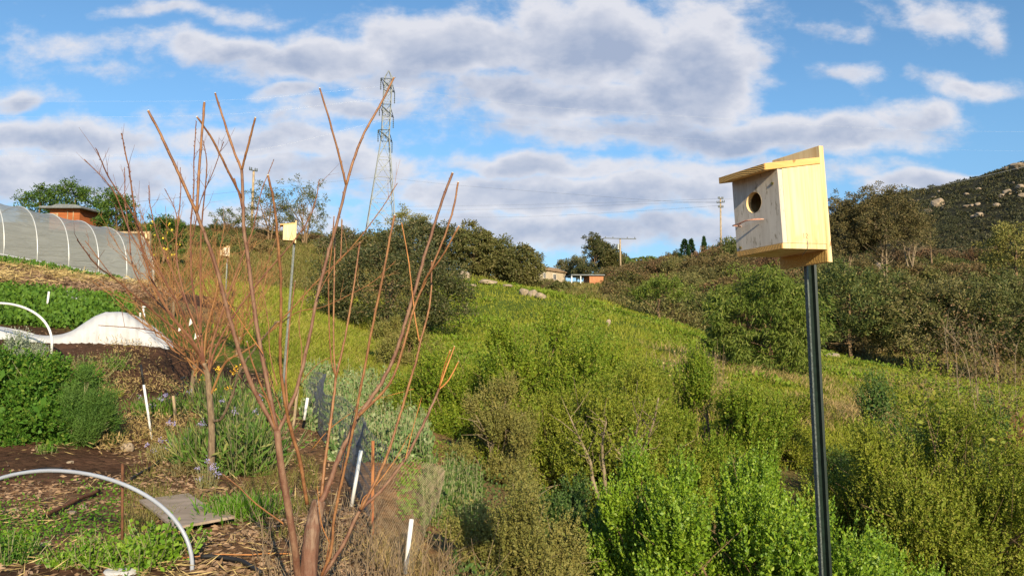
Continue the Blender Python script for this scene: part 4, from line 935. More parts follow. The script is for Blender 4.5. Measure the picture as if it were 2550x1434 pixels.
def rock(label, px, py, wpx, hpx, mat='rock', group=None, dmin=3, name='boulder', cat='boulder', v=None, dep=1.0):
    x, d, z = hit(px, py + hpx * .35, dmin); s_ = d / FPX; v = rg.integers(0, 5) if v is None else v
    me = RK[v] if mat == 'rock' else RK[v].copy(); o = bpy.data.objects.new(name, me); COL.objects.link(o)
    if not me.materials: me.materials.append(M[mat])
    zc = W(px, py, d)[2]; o.location = (x, d, zc); o.scale = (wpx / 2 * s_ * 1.1, wpx / 2 * s_ * dep, hpx / 2 * s_ * 1.25); o.rotation_euler = (0, 0, rg.uniform(-.4, .4))
    return tag(o, label, cat, group)
GM = 'pale boulders scattered over the dark hill'
for (px, py, w_, h_) in [(2535,414,38,20),(2512,421,26,10),(2507,480,22,18),(2495,490,16,12),(2540,466,18,12),(2538,482,14,16),(2545,488,18,12),(2483,512,18,12),(2434,509,14,10),(2408,514,20,8),(2422,512,12,8),(2333,507,34,26),(2326,493,14,10),(2355,518,22,10),(2310,528,26,12),(2438,537,20,14),(2424,540,14,10),(2395,591,10,12),(2385,596,10,6),(2437,472,12,8),(2408,484,14,7),(2290,500,14,6),(2240,520,9,8),(2248,545,9,5),(2290,518,8,5),(2225,490,12,5),(2340,478,10,8),(2470,588,12,5),(2525,455,8,6),(2390,560,8,6)]:
    rock('tan granite boulder lying in dark brush on the far hill', px, py, w_, h_, group=GM, dmin=90)
GK = 'boulders along the top of the green knoll'
rock('upright pale boulder at the top left of the green knoll beside the dark evergreen', 1157, 688, 26, 26, 'rock_pale', GK, 30)
for (px, py, w_, h_, lb) in [(1215,703,44,14,'long low boulder half sunk in green weeds on top of the knoll'),(1262,713,30,9,'small flat boulder in the weeds right of the long low one'),(1305,728,24,24,'leftmost tilted slab in the pale rock pile under the dark trees'),(1325,732,26,22,'middle block of the pale rock pile under the dark trees'),(1347,738,26,18,'rounded rightmost rock of the pale pile under the dark trees'),(1178,712,18,8,'little boulder low in the weeds on the left flank of the knoll')]:
    rock(lb, px, py, w_, h_, 'rock_pale', GK, 30)
rock('small bright white rock standing in the middle of the green meadow', 1516, 806, 13, 22, 'white', None, 20, cat='rock', name='rock')
rock('rounded brown boulder at the meadow edge just right of the green post', 2075, 886, 36, 14, 'rock', GK, 25)
rock('low white stone in the lower meadow near the tops of the bushes', 1518, 866, 18, 6, 'white', None, 15, cat='rock', name='rock')
rock('grey rock in the meadow grass right of the green post', 2150, 945, 22, 10, 'rock', GK, 15)
rock('pale flat rock between grass tufts far right of the meadow', 2205, 992, 40, 6, 'rock_pale', GK, 12)
rock('big pale boulder showing between the trunks of the tall airy trees', 2195, 680, 38, 50, 'rock_pale', GK, 50)
rock('pale rock face behind the leaning trunks right of the nest box', 2110, 640, 60, 60, 'rock_pale', GK, 50)
rock('fist sized round cream stone on the mulch near the straw', 316, 1116, 30, 24, 'rock_pale', None, 4, name='stone', cat='stone')
rock('tiny white stone chip near the dark soil bed', 176, 1151, 17, 8, 'white', None, 4, name='stone', cat='stone')
rock('small white stone on mulch left of the rusty rod', 205, 1264, 20, 12, 'rock_pale', None, 3, name='stone', cat='stone')
rock('small grey stone in low weeds at far left', 36, 1272, 18, 15, 'rock', None, 3, name='stone', cat='stone')
rock('flat tan stone right of the white one on the mulch', 176, 1276, 24, 10, 'rock_pale', None, 3, name='stone', cat='stone')
# ------------------------------------------------------------------ big shrubs on the near slope
B = dict(bump=.6)
shrub('coyote_brush', 'tall olive green bush with bare forked stems showing, in the middle of the near slope', 1490, 10.6, (3.25, 2.59, 2.09), 'brush_olive', 'bark_pale', 31, 'coyote brush bushes on the near slope', nlobe=90, nsh=129, shl=.28, nl=20, L=0.0336, Wd=0.0175, up=1.5, stem_r=.022, low=-.25, **B)
shrub('coyote_brush', 'bright green bush behind and above the tall forked olive one', 1330, 12.3, (3.70, 2.38, 1.91), 'brush_mid', 'bark_brown', 32, 'coyote brush bushes on the near slope', nlobe=96, nsh=124, shl=.30, nl=20, L=0.0381, Wd=0.0207, up=1.8, low=-.3, **B)
shrub('coyote_brush', 'yellow green rounded bush to the right of the forked olive bush', 1770, 11.2, (2.24, 1.94, 1.71), 'brush_mid', 'bark_brown', 33, 'coyote brush bushes on the near slope', nlobe=64, nsh=112, shl=.26, nl=20, L=0.0336, Wd=0.0191, up=1.6, low=-.3, **B)
shrub('coyote_brush', 'glossy bright green bush at the bottom, crossed by the green post', 1860, 6.3, (2.58, 1.84, 1.57), 'brush_bright', 'bark_brown', 34, 'coyote brush bushes on the near slope', nlobe=103, nsh=100, shl=.26, nl=28, L=0.0291, Wd=0.0184, up=2.1, low=-.3, spread=.75, **B)
shrub('coyote_brush', 'second glossy bright green bush at the bottom, left of the one on the post', 1640, 6.5, (1.23, 1.19, 1.48), 'brush_bright', 'bark_brown', 35, 'coyote brush bushes on the near slope', nlobe=57, nsh=84, shl=.25, nl=28, L=0.0280, Wd=0.0175, up=2.1, low=-.3, spread=.75, **B)
shrub('coyote_brush', 'wide olive green bush filling the bottom right corner', 2390, 8.6, (3.25, 2.38, 1.86), 'brush_olive', 'bark_brown', 36, 'coyote brush bushes on the near slope', nlobe=109, nsh=124, shl=.26, nl=22, L=0.0291, Wd=0.0160, up=1.5, low=-.3, **B)
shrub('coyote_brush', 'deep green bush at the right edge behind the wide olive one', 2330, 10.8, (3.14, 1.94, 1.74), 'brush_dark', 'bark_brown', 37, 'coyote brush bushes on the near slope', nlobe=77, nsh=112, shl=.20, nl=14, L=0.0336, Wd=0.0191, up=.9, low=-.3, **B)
shrub('coyote_brush', 'small green bush low between the green post and the bottom right corner', 2200, 6.8, (1.46, 1.19, 1.06), 'brush_bright', 'bark_brown', 38, 'coyote brush bushes on the near slope', nlobe=51, nsh=78, shl=.22, nl=24, L=0.0269, Wd=0.0175, up=2.0, low=-.3, **B)
shrub('coyote_brush', 'soft green bush at the left of the group beside the grey green leafy patch', 1110, 12.5, (1.90, 1.62, 1.09), 'brush_mid', 'bark_brown', 39, 'coyote brush bushes on the near slope', nlobe=57, nsh=112, shl=.22, nl=14, L=0.0336, Wd=0.0160, up=1.0, low=-.3, **B)
shrub('coyote_brush', 'tan and olive half dead bush in front of the forked bush', 1225, 10.2, (1.34, 1.19, 1.29), 'sage_tan', 'bark_pale', 40, 'coyote brush bushes on the near slope', nlobe=51, nsh=108, shl=.16, nl=14, L=0.0269, Wd=0.0143, up=.7, low=-.35, **B)
shrub('sagebrush', 'low tan and olive brush at the bottom centre beside the dry stalks', 1290, 6.1, (1.29, 1.30, 0.99), 'sage_tan', 'bark_pale', 41, nlobe=56, nsh=108, shl=.15, nl=14, L=0.0224, Wd=0.0111, up=.8, low=-.35, **B)
shrub('sagebrush', 'brush coloured dark green for deep shadow in the gap at the bottom centre', 1440, 7.6, (1.68, 1.30, 0.99), 'brush_dark', 'bark_brown', 42, nlobe=51, nsh=100, shl=.16, nl=14, L=0.0314, Wd=0.0191, up=.8, low=-.35, **B)  # dark leaf colour stands in for the deep shadow of this gap
shrub('coyote_brush', 'dull green small bush behind the yellow green rounded one', 1900, 12.8, (1.90, 1.62, 1.09), 'brush_olive', 'bark_brown', 43, 'coyote brush bushes on the near slope', nlobe=57, nsh=100, shl=.2, nl=12, L=0.0336, Wd=0.0175, up=.9, low=-.3, **B)
shrub('shrub', 'brown and olive low bush left of the green bushes, below the dark evergreen', 1010, 20.5, (2.13, 1.73, 1.25), 'sage_tan', 'bark_brown', 44, nlobe=51, nsh=100, shl=.2, nl=12, L=0.0392, Wd=0.0223, up=.8, low=-.3, **B)
shrub('shrub', 'upright dark sapling bush standing above the bright bushes in the meadow', 1415, 15.5, (0.90, 0.76, 1.52), 'brush_dark', 'bark_brown', 45, nlobe=30, nsh=73, shl=.2, nl=12, L=0.0504, Wd=0.0319, up=1.0, low=-.3, **B)
# big visible forked stems of the olive bush
ob = [o for o in bpy.data.objects if o.get('label', '').startswith('tall olive green bush')][0]; o0 = np.array(ob.location); rg = np.random.default_rng(8)
for pts_ in ([(1545,1235),(1575,1175),(1600,1120),(1625,1060),(1640,990)],[(1555,1220),(1580,1185),(1560,1150),(1530,1115)],[(1490,1240),(1475,1190),(1470,1150),(1445,1095),(1420,1040)],[(1510,1240),(1505,1180),(1500,1110),(1510,1050)],[(1575,1175),(1578,1110),(1590,1050)]):
    mb = MB(); P = np.array([W(a, b_, 9.35) for a, b_ in pts_]) - o0; P = smooth_path(P, 5); mb.tube(P, np.linspace(.028, .009, len(P)), 7)
    for j in range(10):
        k = rg.integers(4, len(P)); e = P[k] + np.array((rg.normal() * .16, rg.normal() * .1 - .05, rg.uniform(.05, .35))); mb.tube([P[k], (P[k] + e) / 2 + rg.normal(size=3) * .02, e], [.007, .005, .002], 4, False)
    bo_ = mb.build('branch', M['bark_pale'], ob, smooth=True)
    k_ = rg.integers(len(P) // 3, len(P), 46); Bs = P[k_] + rg.normal(size=(46, 3)) * (.13, .10, .13) + (0, -.03, .05); Ds = nrm(rg.normal(size=(46, 3)) * .5 + (0, -.15, 1.0))
    V, F = shoots_mesh(rg, Bs, Ds, rg.uniform(.12, .26, 46), 18, .036, .013, .8); add('foliage', mesh_np('foliage', V, [F]), M['brush_olive'], ob)
# ------------------------------------------------------------------ trees and big shrubs farther off
tree('evergreen_shrub', 'huge dark domed evergreen shrub standing alone in the meadow below the pylon', 975, 33, 4.3, 6.6, 'dark_oak', seed=51, cat='tree', trunk_r=.12, crown_lo=-.2, ncl=520, cr=.42, npl=60, L=.13, Wd=.055, low=-.75, bump=.18, dep=5)
tree('pepper_tree', 'weeping bright green tree left of the green post at the meadow edge', 1905, 23.5, 3.1, 3.5, 'pepper', seed=52, cat='tree', trunk_r=.07, crown_lo=-.2, ncl=420, cr=.24, npl=80, L=.14, Wd=.034, droop=.6, low=-.85)
tree('oak_tree', 'small vivid green tree with a visible dark trunk at the top of the meadow', 1648, 47, 2.6, 3.6, 'pepper', seed=53, cat='tree', trunk_r=.1, crown_lo=.6, ncl=110, cr=.30, npl=50, L=.13, Wd=.07, low=-.4)
for i_, (px, d, h_, w_, mt, lb) in enumerate([
 (1182,60,3.9,3.4,'oak_green','tallest dark oak at the left end of the row behind the knoll'),
 (1238,62,3.2,4.0,'oak_green','second dark oak from the left in the row behind the knoll'),
 (1296,60,3.0,3.4,'oak_green','rightmost rounded dark oak in the row, next to the cream house'),
 (1108,64,3.7,4.2,'dark_oak','dark oak directly right of the dome shaped evergreen shrub'),
 (1392,66,1.3,2.2,'oak_green','low loose green bush just below the cream house'),
 (1040,66,4.0,4.6,'dark_oak','dark tree filling the skyline right of the pylon base'),
 (930,66,2.5,4.4,'oak_green','dark tree standing in front of the pylon base'),
 (860,70,2.6,4.0,'euc','thin grey green tree left of the pylon base')]):
    tree('oak_tree', lb, px, d, h_, w_, mt, seed=60 + i_, trunk_r=.12, crown_lo=-.5, ncl=260, cr=w_ * .085, npl=50, L=.20, Wd=.10, low=-.9, bump=.35)
tree('eucalyptus_tree', 'rusty olive eucalyptus with an uneven crown right beside the pylon', 1015, 95, 6.6, 5.6, 'sage_tan', seed=70, trunk_r=.16, crown_lo=2.2, ncl=90, cr=.5, npl=50, L=.26, Wd=.10, low=-.5, bump=.6, bark='bark_pale')
tree('eucalyptus_tree', 'slim grey green eucalyptus between the pylon and the row of oaks', 1092, 95, 5.8, 2.6, 'euc', seed=71, trunk_r=.12, crown_lo=1.5, ncl=50, cr=.38, npl=40, L=.24, Wd=.09, low=-.7, bump=.5, bark='bark_pale')
tree('acacia_tree', 'airy green tree behind the pale yellow nest box', 757, 80, 6.6, 4.6, 'euc', seed=72, trunk_r=.10, crown_lo=.4, ncl=120, cr=.34, npl=34, L=.22, Wd=.08, low=-.7, bump=.6, stems=3)
tree('acacia_tree', 'airy green tree left of the pale yellow nest box, near the leaning pole', 668, 80, 6.0, 4.6, 'oak_green', seed=73, trunk_r=.10, crown_lo=.3, ncl=120, cr=.34, npl=34, L=.22, Wd=.08, low=-.7, bump=.6, stems=3)
tree('acacia_tree', 'low loose tree on the skyline left of the leaning pole', 572, 84, 3.0, 4.6, 'scrub_green', seed=74, trunk_r=.07, crown_lo=.2, ncl=60, cr=.32, npl=34, L=.2, Wd=.08, low=-.7, bump=.6, stems=3)
tree('tree', 'dark green tree at far left behind the plastic tunnel', 95, 70, 4.4, 3.4, 'citrus', seed=75, base=585, ncl=110, cr=.38, npl=44, L=.22, Wd=.10, crown_lo=.2, trunk_r=.12, group='dark trees behind the plastic tunnel')
tree('tree', 'tallest dark green tree behind the red brown shed', 183, 72, 5.0, 4.2, 'citrus', seed=76, base=585, ncl=140, cr=.40, npl=44, L=.22, Wd=.10, crown_lo=.2, trunk_r=.12, group='dark trees behind the plastic tunnel')
tree('tree', 'rounded dark green tree right of the red brown shed', 286, 58, 3.5, 2.7, 'citrus', seed=77, base=596, ncl=140, cr=.34, npl=50, L=.18, Wd=.09, crown_lo=.0, trunk_r=.12, group='dark trees behind the plastic tunnel')
tl = tree('lemon_tree', 'small lemon tree dotted with yellow fruit beside the end of the tunnel', 402, 44, 2.7, 2.4, 'citrus', seed=78, base=655, ncl=120, cr=.22, npl=46, L=.14, Wd=.07, crown_lo=.0, trunk_r=.08)
rg = np.random.default_rng(79); import bmesh
bm_ = bmesh.new(); bmesh.ops.create_icosphere(bm_, subdivisions=2, radius=.055); lem = bpy.data.meshes.new('lemon'); bm_.to_mesh(lem); bm_.free(); lem.materials.append(M['lemon'])
for i in range(34):
    a = sph(rg, 1)[0]; a[1] = -abs(a[1]); o = bpy.data.objects.new('lemon', lem); COL.objects.link(o); o.parent = tl; o.location = tuple(a * (1.1, 1.1, 1.2) * rg.uniform(.8, 1.0) + (0, 0, 1.3)); o.scale = (1, 1, 1.25)
# tree line by the houses
for i_, (px, d, h_, w_, mt, lb, kk) in enumerate([
 (1482,165,9.6,4.0,'dark_oak','tallest ragged eucalyptus left of the short utility pole',dict(crown_lo=4.6, bump=.8, ncl=80, cr=.6, L=.4, Wd=.18)),
 (1508,170,8.0,5.4,'dark_oak','middle ragged eucalyptus left of the short utility pole',dict(crown_lo=1.2, bump=.6, ncl=130, cr=.7, L=.4, Wd=.18)),
 (1532,168,6.8,6.0,'oak_green','dense dark eucalyptus just left of the short utility pole',dict(crown_lo=.3, ncl=170, cr=.7, L=.4, Wd=.18)),
 (1562,175,4.8,4.6,'oak_green','dark tree just right of the short utility pole',dict(crown_lo=.4, ncl=70, cr=.7, L=.4, Wd=.18)),
 (1403,180,5.2,3.6,'euc','narrow grey green tree right of the cream house',dict(crown_lo=.2, ncl=60, cr=.6, L=.4, Wd=.18)),
 (1437,178,5.6,5.0,'euc','wide grey green tree between the cream house and the eucalyptus',dict(crown_lo=.2, ncl=90, cr=.7, L=.4, Wd=.18)),
 (1462,160,3.6,5.0,'dark_oak','dark round tree behind the orange walled shed',dict(crown_lo=.2, ncl=80, cr=.6, L=.35, Wd=.18)),
 (1655,165,4.4,4.6,'scrub_green','light green tree between the palms and the two conifers',dict(crown_lo=.2, ncl=80, cr=.6, L=.35, Wd=.16)),
 (1683,160,5.0,3.6,'scrub_green','fuller green tree touching the two conifers',dict(crown_lo=.4, ncl=70, cr=.6, L=.35, Wd=.16)),
 (1775,150,3.6,6.0,'oak_green','low green trees left of the ridge pole',dict(crown_lo=.0, ncl=90, cr=.6, L=.3, Wd=.15)),
 (1826,150,5.0,5.2,'oak_green','dark tree half hidden behind the big nest box',dict(crown_lo=.2, ncl=90, cr=.6, L=.3, Wd=.15)),
 (1610,150,2.2,6.5,'scrub_green','low bright bushes under the palms',dict(crown_lo=-.2, ncl=80, cr=.5, L=.3, Wd=.15))]):
    k2 = dict(npl=60, trunk_r=.11, low=-.8, bark='bark_pale' if mt == 'euc' else 'bark_brown'); k2.update(kk)
    tree('tree', lb, px, d, h_, w_, mt, seed=90 + i_, group='trees on the skyline round the houses', base=702 if px < 1640 else (690 if px < 1700 else 668), **k2)
def cone_tree(name, label, px, base, d, h, w_, mat, seed, tiers=0, n=2600, group=None):
    rg = np.random.default_rng(seed); r = thing(name, label, 'tree', tuple(W(px, base, d)), group=group)
    z = rg.uniform(0.04, 1, n); rad = (w_ / 2) * ((1 - z) ** .8 if tiers else np.minimum(1, (1 - z) * 3) * .95 + .02)
    if tiers: rad = rad * (.55 + .45 * np.abs(np.sin(z * tiers * math.pi)))
    a = rg.uniform(0, 6.283, n); k = rg.uniform(.3, 1, n) ** .5
    P = np.stack([np.cos(a) * rad * k, np.sin(a) * rad * k, z * h], -1); D = nrm(np.stack([np.cos(a), np.sin(a), np.full(n, .25 if tiers else 1.4)], -1) + rg.normal(size=(n, 3)) * .35)
    V, F = leafquads(P, D, .45 * rg.uniform(.5, 1.2, n), .16, rg); add('crown', mesh_np('crown', V, [F]), M[mat], r)
    MB().tube([(0, 0, -1), (0, 0, h * .95)], [.14, .03], 6).build('trunk', M['bark_brown'], r); return r
cone_tree('conifer', 'taller left one of two dark tiered conifers on the skyline', 1706, 668, 150, 5.4, 3.6, 'cypress', 1, 7, group='tiered conifers')
cone_tree('conifer', 'narrower right one of two dark tiered conifers on the skyline', 1722, 668, 155, 5.6, 2.8, 'cypress', 2, 7, group='tiered conifers')
cone_tree('cypress_tree', 'single pencil thin dark cypress on the skyline left of the ridge pole', 1754, 655, 150, 4.8, .75, 'cypress', 3, 0, 1500)
def palm(label, px, base, d, h, seed):
    rg = np.random.default_rng(seed); r = thing('palm_tree', label, 'palm', tuple(W(px, base, d)), group='feathery palms on the skyline')
    MB().tube([(0, 0, -1.5), (.05, 0, h * .75), (0, 0, h)], [.22, .17, .28], 8).build('trunk', M['bark_pale'], r, smooth=True); mb = MB()
    for i in range(22):
        a = rg.uniform(0, 6.28); e = rg.uniform(-.2, 1.2); t_ = np.linspace(0, 1, 9); L_ = rg.uniform(1.6, 2.3)
        R_ = L_ * np.sin(t_ * 1.2) * math.cos(e * .6); Z = L_ * (t_ * math.sin(e) - t_ ** 2 * .85); P = np.stack([np.cos(a) * R_, np.sin(a) * R_, h + Z], -1)
        T_ = np.gradient(P, axis=0); S_ = nrm(np.cross(T_, (0, 0, 1.0)))
        for s_ in (-1, 1):
            for j in range(1, 9):
                for q_ in (0, .5):
                    b0 = P[j - 1] + (P[j] - P[j - 1]) * q_; e_ = b0 + S_[j] * s_ * .42 * (1.1 - t_[j] * .6) + (0, 0, -.22) + T_[j] * .6; n_ = np.array((0, 0, .035)); mb.add([b0 - T_[j] * .4, b0 + T_[j] * .4, e_], None, [(0, 1, 2)])
    mb.build('crown', M['palm'], r); return r
for i_, (px, d, h_, lb) in enumerate([(1573,158,3.3,'leftmost feathery palm beside the short utility pole'),(1590,160,2.9,'short feathery palm second from the left'),(1609,158,3.4,'feathery palm third from the left with a fat pale trunk'),(1622,162,3.7,'rightmost and tallest feathery palm')]): palm(lb, px, 694, d, h_ * 1.15, i_)

# trees on the right hillside
for i_, (px, d, h_, w_, mt, lb, kk) in enumerate([
 (2206,72,8.6,7.0,'willow','tallest airy tree with a pale forked trunk right of the nest box',dict(crown_lo=2.2, stems=3, ncl=560, bark='bark_pale', trunk_r=.11, droop=.15, bump=.6, base=705)),
 (2105,74,7.9,6.6,'willow','airy leaning tree close to the right side of the nest box',dict(crown_lo=1.2, stems=4, ncl=560, bark='bark_pale', trunk_r=.08, droop=.15, bump=.6, base=700)),
 (2265,90,6.0,6.4,'willow','dark airy tree with thin white trunks on the hollow below the big hill',dict(crown_lo=1.3, stems=4, ncl=130, bark='bark_pale', trunk_r=.09, base=658)),
 (2320,105,7.6,9.0,'scrub_far_shaded','shaded brown trees in the hollow below the boulder hill',dict(crown_lo=.4, ncl=160, trunk_r=.12, base=650)),
 (2535,58,4.2,4.6,'sage_tan','rusty green oak at the right edge of the frame',dict(crown_lo=.0, ncl=190, trunk_r=.14, base=700)),
 (2120,52,6.0,7.6,'scrub_green','big olive tree mass right behind the green post',dict(crown_lo=.0, ncl=480, trunk_r=.14, base=888)),
 (2300,51,5.6,8.4,'willow','broad olive tree with slanting pale trunks above the meadow',dict(crown_lo=.0, ncl=480, trunk_r=.11, base=905, bark='bark_pale')),
 (2480,49,6.0,8.0,'oak_green','broad dark oak low at the right edge with a black leaning trunk',dict(crown_lo=.3, ncl=480, trunk_r=.15, base=930)),
 (2010,56,5.0,6.4,'scrub_green','dull green tree left of the green post above the weeping tree',dict(crown_lo=.0, ncl=220, trunk_r=.12, base=850)),
 (1880,60,3.8,6.0,'oak_green','dark shaded tree behind the weeping green tree',dict(crown_lo=.0, ncl=240, trunk_r=.12, base=840)),
 (1760,62,2.9,4.6,'scrub_green','dark bush in the shaded gully right of the vivid green tree',dict(crown_lo=.0, ncl=160, trunk_r=.1, base=818))]):
    b0 = kk.pop('base'); k2 = dict(npl=50, cr=.36, L=.19, Wd=.085, low=-.7, bump=.4); k2.update(kk)
    tree('tree', lb, px, d, h_, w_, mt, seed=120 + i_, group='trees on the brushy right hillside', base=b0, **k2)

# chaparral: individual shrubs from a few kinds
rg = np.random.default_rng(200); KIND = {}
for mt in ('scrub', 'scrub_green', 'scrub_brown'):
    L_ = []
    for v in range(3):
        g_ = np.random.default_rng(300 + v + len(mt)); Cc = crown_pts(g_, 1.25, 1.25, .8, 90, .55, -.5, .4); V, F = clump_leaves(g_, Cc, .26, 34, .15, .065)
        V[:, 2] = np.maximum(V[:, 2], -.35); cm_ = mesh_np('foliage', V, [F]); cm_.materials.append(M[mt]); L_.append(cm_)
    KIND[mt] = L_
def where(px, d):
    h_ = 'low' if d < 72 else ('halfway up' if d < 102 else 'high')
    c_ = ('under the eucalyptus trees' if px < 1600 else 'above the vivid green tree' if px < 1720 else 'under the ridge pole' if px < 1860 else 'behind the big nest box' if px < 2060
          else 'around the tall airy trees' if px < 2260 else 'below the boulder hill' if px < 2440 else 'at the right edge')
    return h_, c_
def scrub_at(px, d, s, mt, label, group, name='chaparral_shrub', hs=1.0):
    o = bpy.data.objects.new(name, KIND[mt][rg.integers(0, 3)]); COL.objects.link(o); x, y, z = on_ground(px, d, .1 * s)
    o.location = (x, y, z); o.rotation_euler = (0, 0, rg.uniform(0, 6.28)); o.scale = (s * rg.uniform(.8, 1.3), s * rg.uniform(.8, 1.2), s * hs * rg.uniform(.7, 1.25)); return tag(o, label, 'shrub', group)
LB = {'scrub': ('olive brown shrub {} on the brushy slope {}', 'olive brown shrubs on the slope beyond the meadow'),
      'scrub_green': ('dull green shrub {} on the brushy slope {}', 'dull green shrubs on the slope beyond the meadow'),
      'scrub_brown': ('reddish brown shrub {} on the brushy slope {}', 'reddish brown shrubs on the slope beyond the meadow')}
n_ = 0
while n_ < 270:
    px = rg.uniform(1440, 2600); d = math.exp(rg.uniform(math.log(57), math.log(150)))
    if px < 1520 and d < 70: continue
    if px > 1990 and d < 60 and rg.uniform() < .6: continue
    mt = rg.choice(['scrub', 'scrub', 'scrub', 'scrub_green', 'scrub_brown'] if px < 2050 else ['scrub', 'scrub', 'scrub_green', 'scrub_green', 'scrub_brown'])
    if 1385 < px < 1530 and d > 70 and d < 124: continue
    scrub_at(px, d, rg.uniform(.6, 1.45) * (1 + d / 260) * (1.2 if px > 1750 else 1), mt, LB[mt][0].format(*where(px, d)), LB[mt][1]); n_ += 1
for i in range(60):
    px = rg.uniform(420, 1000); d = rg.uniform(56, 98); mt = rg.choice(['scrub_green', 'scrub', 'scrub_brown'])
    if i > 34: d = rg.uniform(84, 100)
    scrub_at(px, d, rg.uniform(.35, .95), mt, {'scrub': 'olive brown shrub on the dry slope behind the leafless trees', 'scrub_green': 'dull green shrub on the dry slope behind the leafless trees', 'scrub_brown': 'dead brown shrub on the dry slope behind the leafless trees'}[mt], 'shrubs on the dry slope behind the leafless trees: ' + mt.replace('scrub_', '').replace('scrub', 'olive'))
for i in range(26):
    px = rg.uniform(1330, 1560); d = rg.uniform(52, 100); scrub_at(px, d, rg.uniform(.4, .95) * (.45 if 1395 < px < 1520 else 1), rg.choice(['scrub_green', 'scrub', 'scrub_brown']), 'mixed brush shrub between the knoll and the orange walled shed', 'brush between the knoll and the orange walled shed')
for i in range(40):
    px = rg.uniform(430, 700) if i % 2 else rg.uniform(700, 1500); d = rg.uniform(98, 104) if px < 1000 else rg.uniform(100, 118)
    if px > 1330: continue
    scrub_at(px, d, rg.uniform(.5, 1.0), 'scrub_green', 'small bush along the crest of the left slope', 'bushes along the crest of the left slope', hs=.8)
# brush cover of the far hill: one mass
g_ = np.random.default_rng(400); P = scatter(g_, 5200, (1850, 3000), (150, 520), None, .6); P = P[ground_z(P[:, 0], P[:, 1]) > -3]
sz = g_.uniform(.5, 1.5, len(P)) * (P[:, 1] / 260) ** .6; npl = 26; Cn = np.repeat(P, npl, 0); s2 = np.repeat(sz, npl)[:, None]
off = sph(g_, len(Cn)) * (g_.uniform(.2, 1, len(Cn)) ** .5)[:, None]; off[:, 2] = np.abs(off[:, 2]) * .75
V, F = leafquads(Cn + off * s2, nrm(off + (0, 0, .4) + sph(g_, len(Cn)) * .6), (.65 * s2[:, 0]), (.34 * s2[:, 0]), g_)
tag(add('hill_brush', mesh_np('hill_brush', V, [F]), M['scrub_far_shaded']), 'brush with cloud shadow in its colour covering the boulder strewn hill at right', 'brush', kind='stuff')
# ------------------------------------------------------------------ meadow, pasture and rough grass
g_ = np.random.default_rng(500)
def gmask(fn): return lambda x, d, px: fn(x, d, *zones(x, d))
def clump_n(x, y, s, lo, hi, seed): return ss(fbm(x, y, s, seed), lo, hi)
P = scatter(g_, 230000, (900, 2700), (12, 62), gmask(lambda x, d, px, gar, mea: mea * ss(px, 960, 1120) * (.45 + .55 * clump_n(x, d, 1.5, .35, .6, 60))), .7)
dd = P[:, 1]; hN = fbm(P[:, 0], P[:, 1], 2.2, 62)
grass('meadow_grass', 'meadow', P, (.05 + .20 * hN ** 1.8) * (1 + dd / 70), .010 + dd * .0007, g_, .45, 1, 'bright green grass covering the sloping meadow')
P = scatter(g_, 190000, (980, 2650), (14, 58), gmask(lambda x, d, px, gar, mea: mea * ss(px, 1000, 1150) * clump_n(x, d, 2.6, .44, .54, 64) * (.3 + .7 * clump_n(x, d, .8, .4, .6, 66))), .7)
dd = P[:, 1]; leafcover('meadow_weeds', 'meadow_leaf', P, (.04 + .15 * clump_n(P[:, 0], P[:, 1], 1.1, .4, .7, 65)) * (1 + dd / 120), .055 + dd * .0016, .035 + dd * .0011, g_, 'broad leaved green weeds in patches over the meadow')
P = scatter(g_, 110000, (480, 1120), (12.5, 50), gmask(lambda x, d, px, gar, mea: mea * (1 - ss(px, 1040, 1120)) * (.4 + .6 * clump_n(x, d, 1.2, .35, .6, 67))), .8)
dd = P[:, 1]; grass('pasture_grass', 'pasture', P, (.10 + .22 * fbm(P[:, 0], P[:, 1], 2, 68) ** 1.5) * (1 + dd / 90), .009 + dd * .0006, g_, .5, 1, 'yellow green soft grass left of the dome shaped evergreen')
P = scatter(g_, 90000, (300, 1050), (42, 112), None, .6)
dd = P[:, 1]; grass('slope_grass', 'hillgrass', P, (.25 + .45 * fbm(P[:, 0], P[:, 1], 4, 69) ** 1.5), .02 + dd * .0007, g_, .4, 1, 'dry brown green grass on the slope behind the leafless trees')
P = scatter(g_, 60000, (1400, 2700), (50, 150), None, .6)
dd = P[:, 1]; grass('slope_grass', 'hillgrass', P, (.3 + .5 * fbm(P[:, 0], P[:, 1], 5, 70) ** 1.5), .03 + dd * .0008, g_, .5, 1, 'dry grass between the shrubs on the slope beyond the meadow')
P = scatter(g_, 60000, (1500, 2750), (12, 30), gmask(lambda x, d, px, gar, mea: (1 - gar) * ss(px, 1500, 1900) * clump_n(x, d, 1.8, .42, .58, 71)), .8)
grass('dry_grass', 'drygrass', P, .12 + .34 * fbm(P[:, 0], P[:, 1], 1.4, 72) ** 1.4, .012 + P[:, 1] * .0004, g_, .5, 1, 'thin dry grass in the lower right of the meadow')
g3_ = np.random.default_rng(555); cs_ = scatter(g3_, 60, (1000, 2300), (15, 52), gmask(lambda x, d, px, gar, mea: (mea > .8) * 1.0), .5); PP, DD, SS = [], [], []
for c_ in cs_:
    r_ = g3_.uniform(.3, 1.0) * (1 + c_[1] / 80); nn = int(260 * r_ ** 1.2); o_ = sph(g3_, nn); o_[:, 2] = np.abs(o_[:, 2]); q_ = o_ * (r_, r_ * .8, .16 * r_ + .05) * g3_.uniform(.6, 1, nn)[:, None]
    p_ = c_ + q_; p_[:, 2] = ground_z(p_[:, 0], p_[:, 1]) + q_[:, 2]; PP.append(p_); DD.append(nrm(o_ + sph(g3_, nn) * .8 + (0, 0, .3))); SS.append(np.full(nn, .07 + c_[1] * .0022))
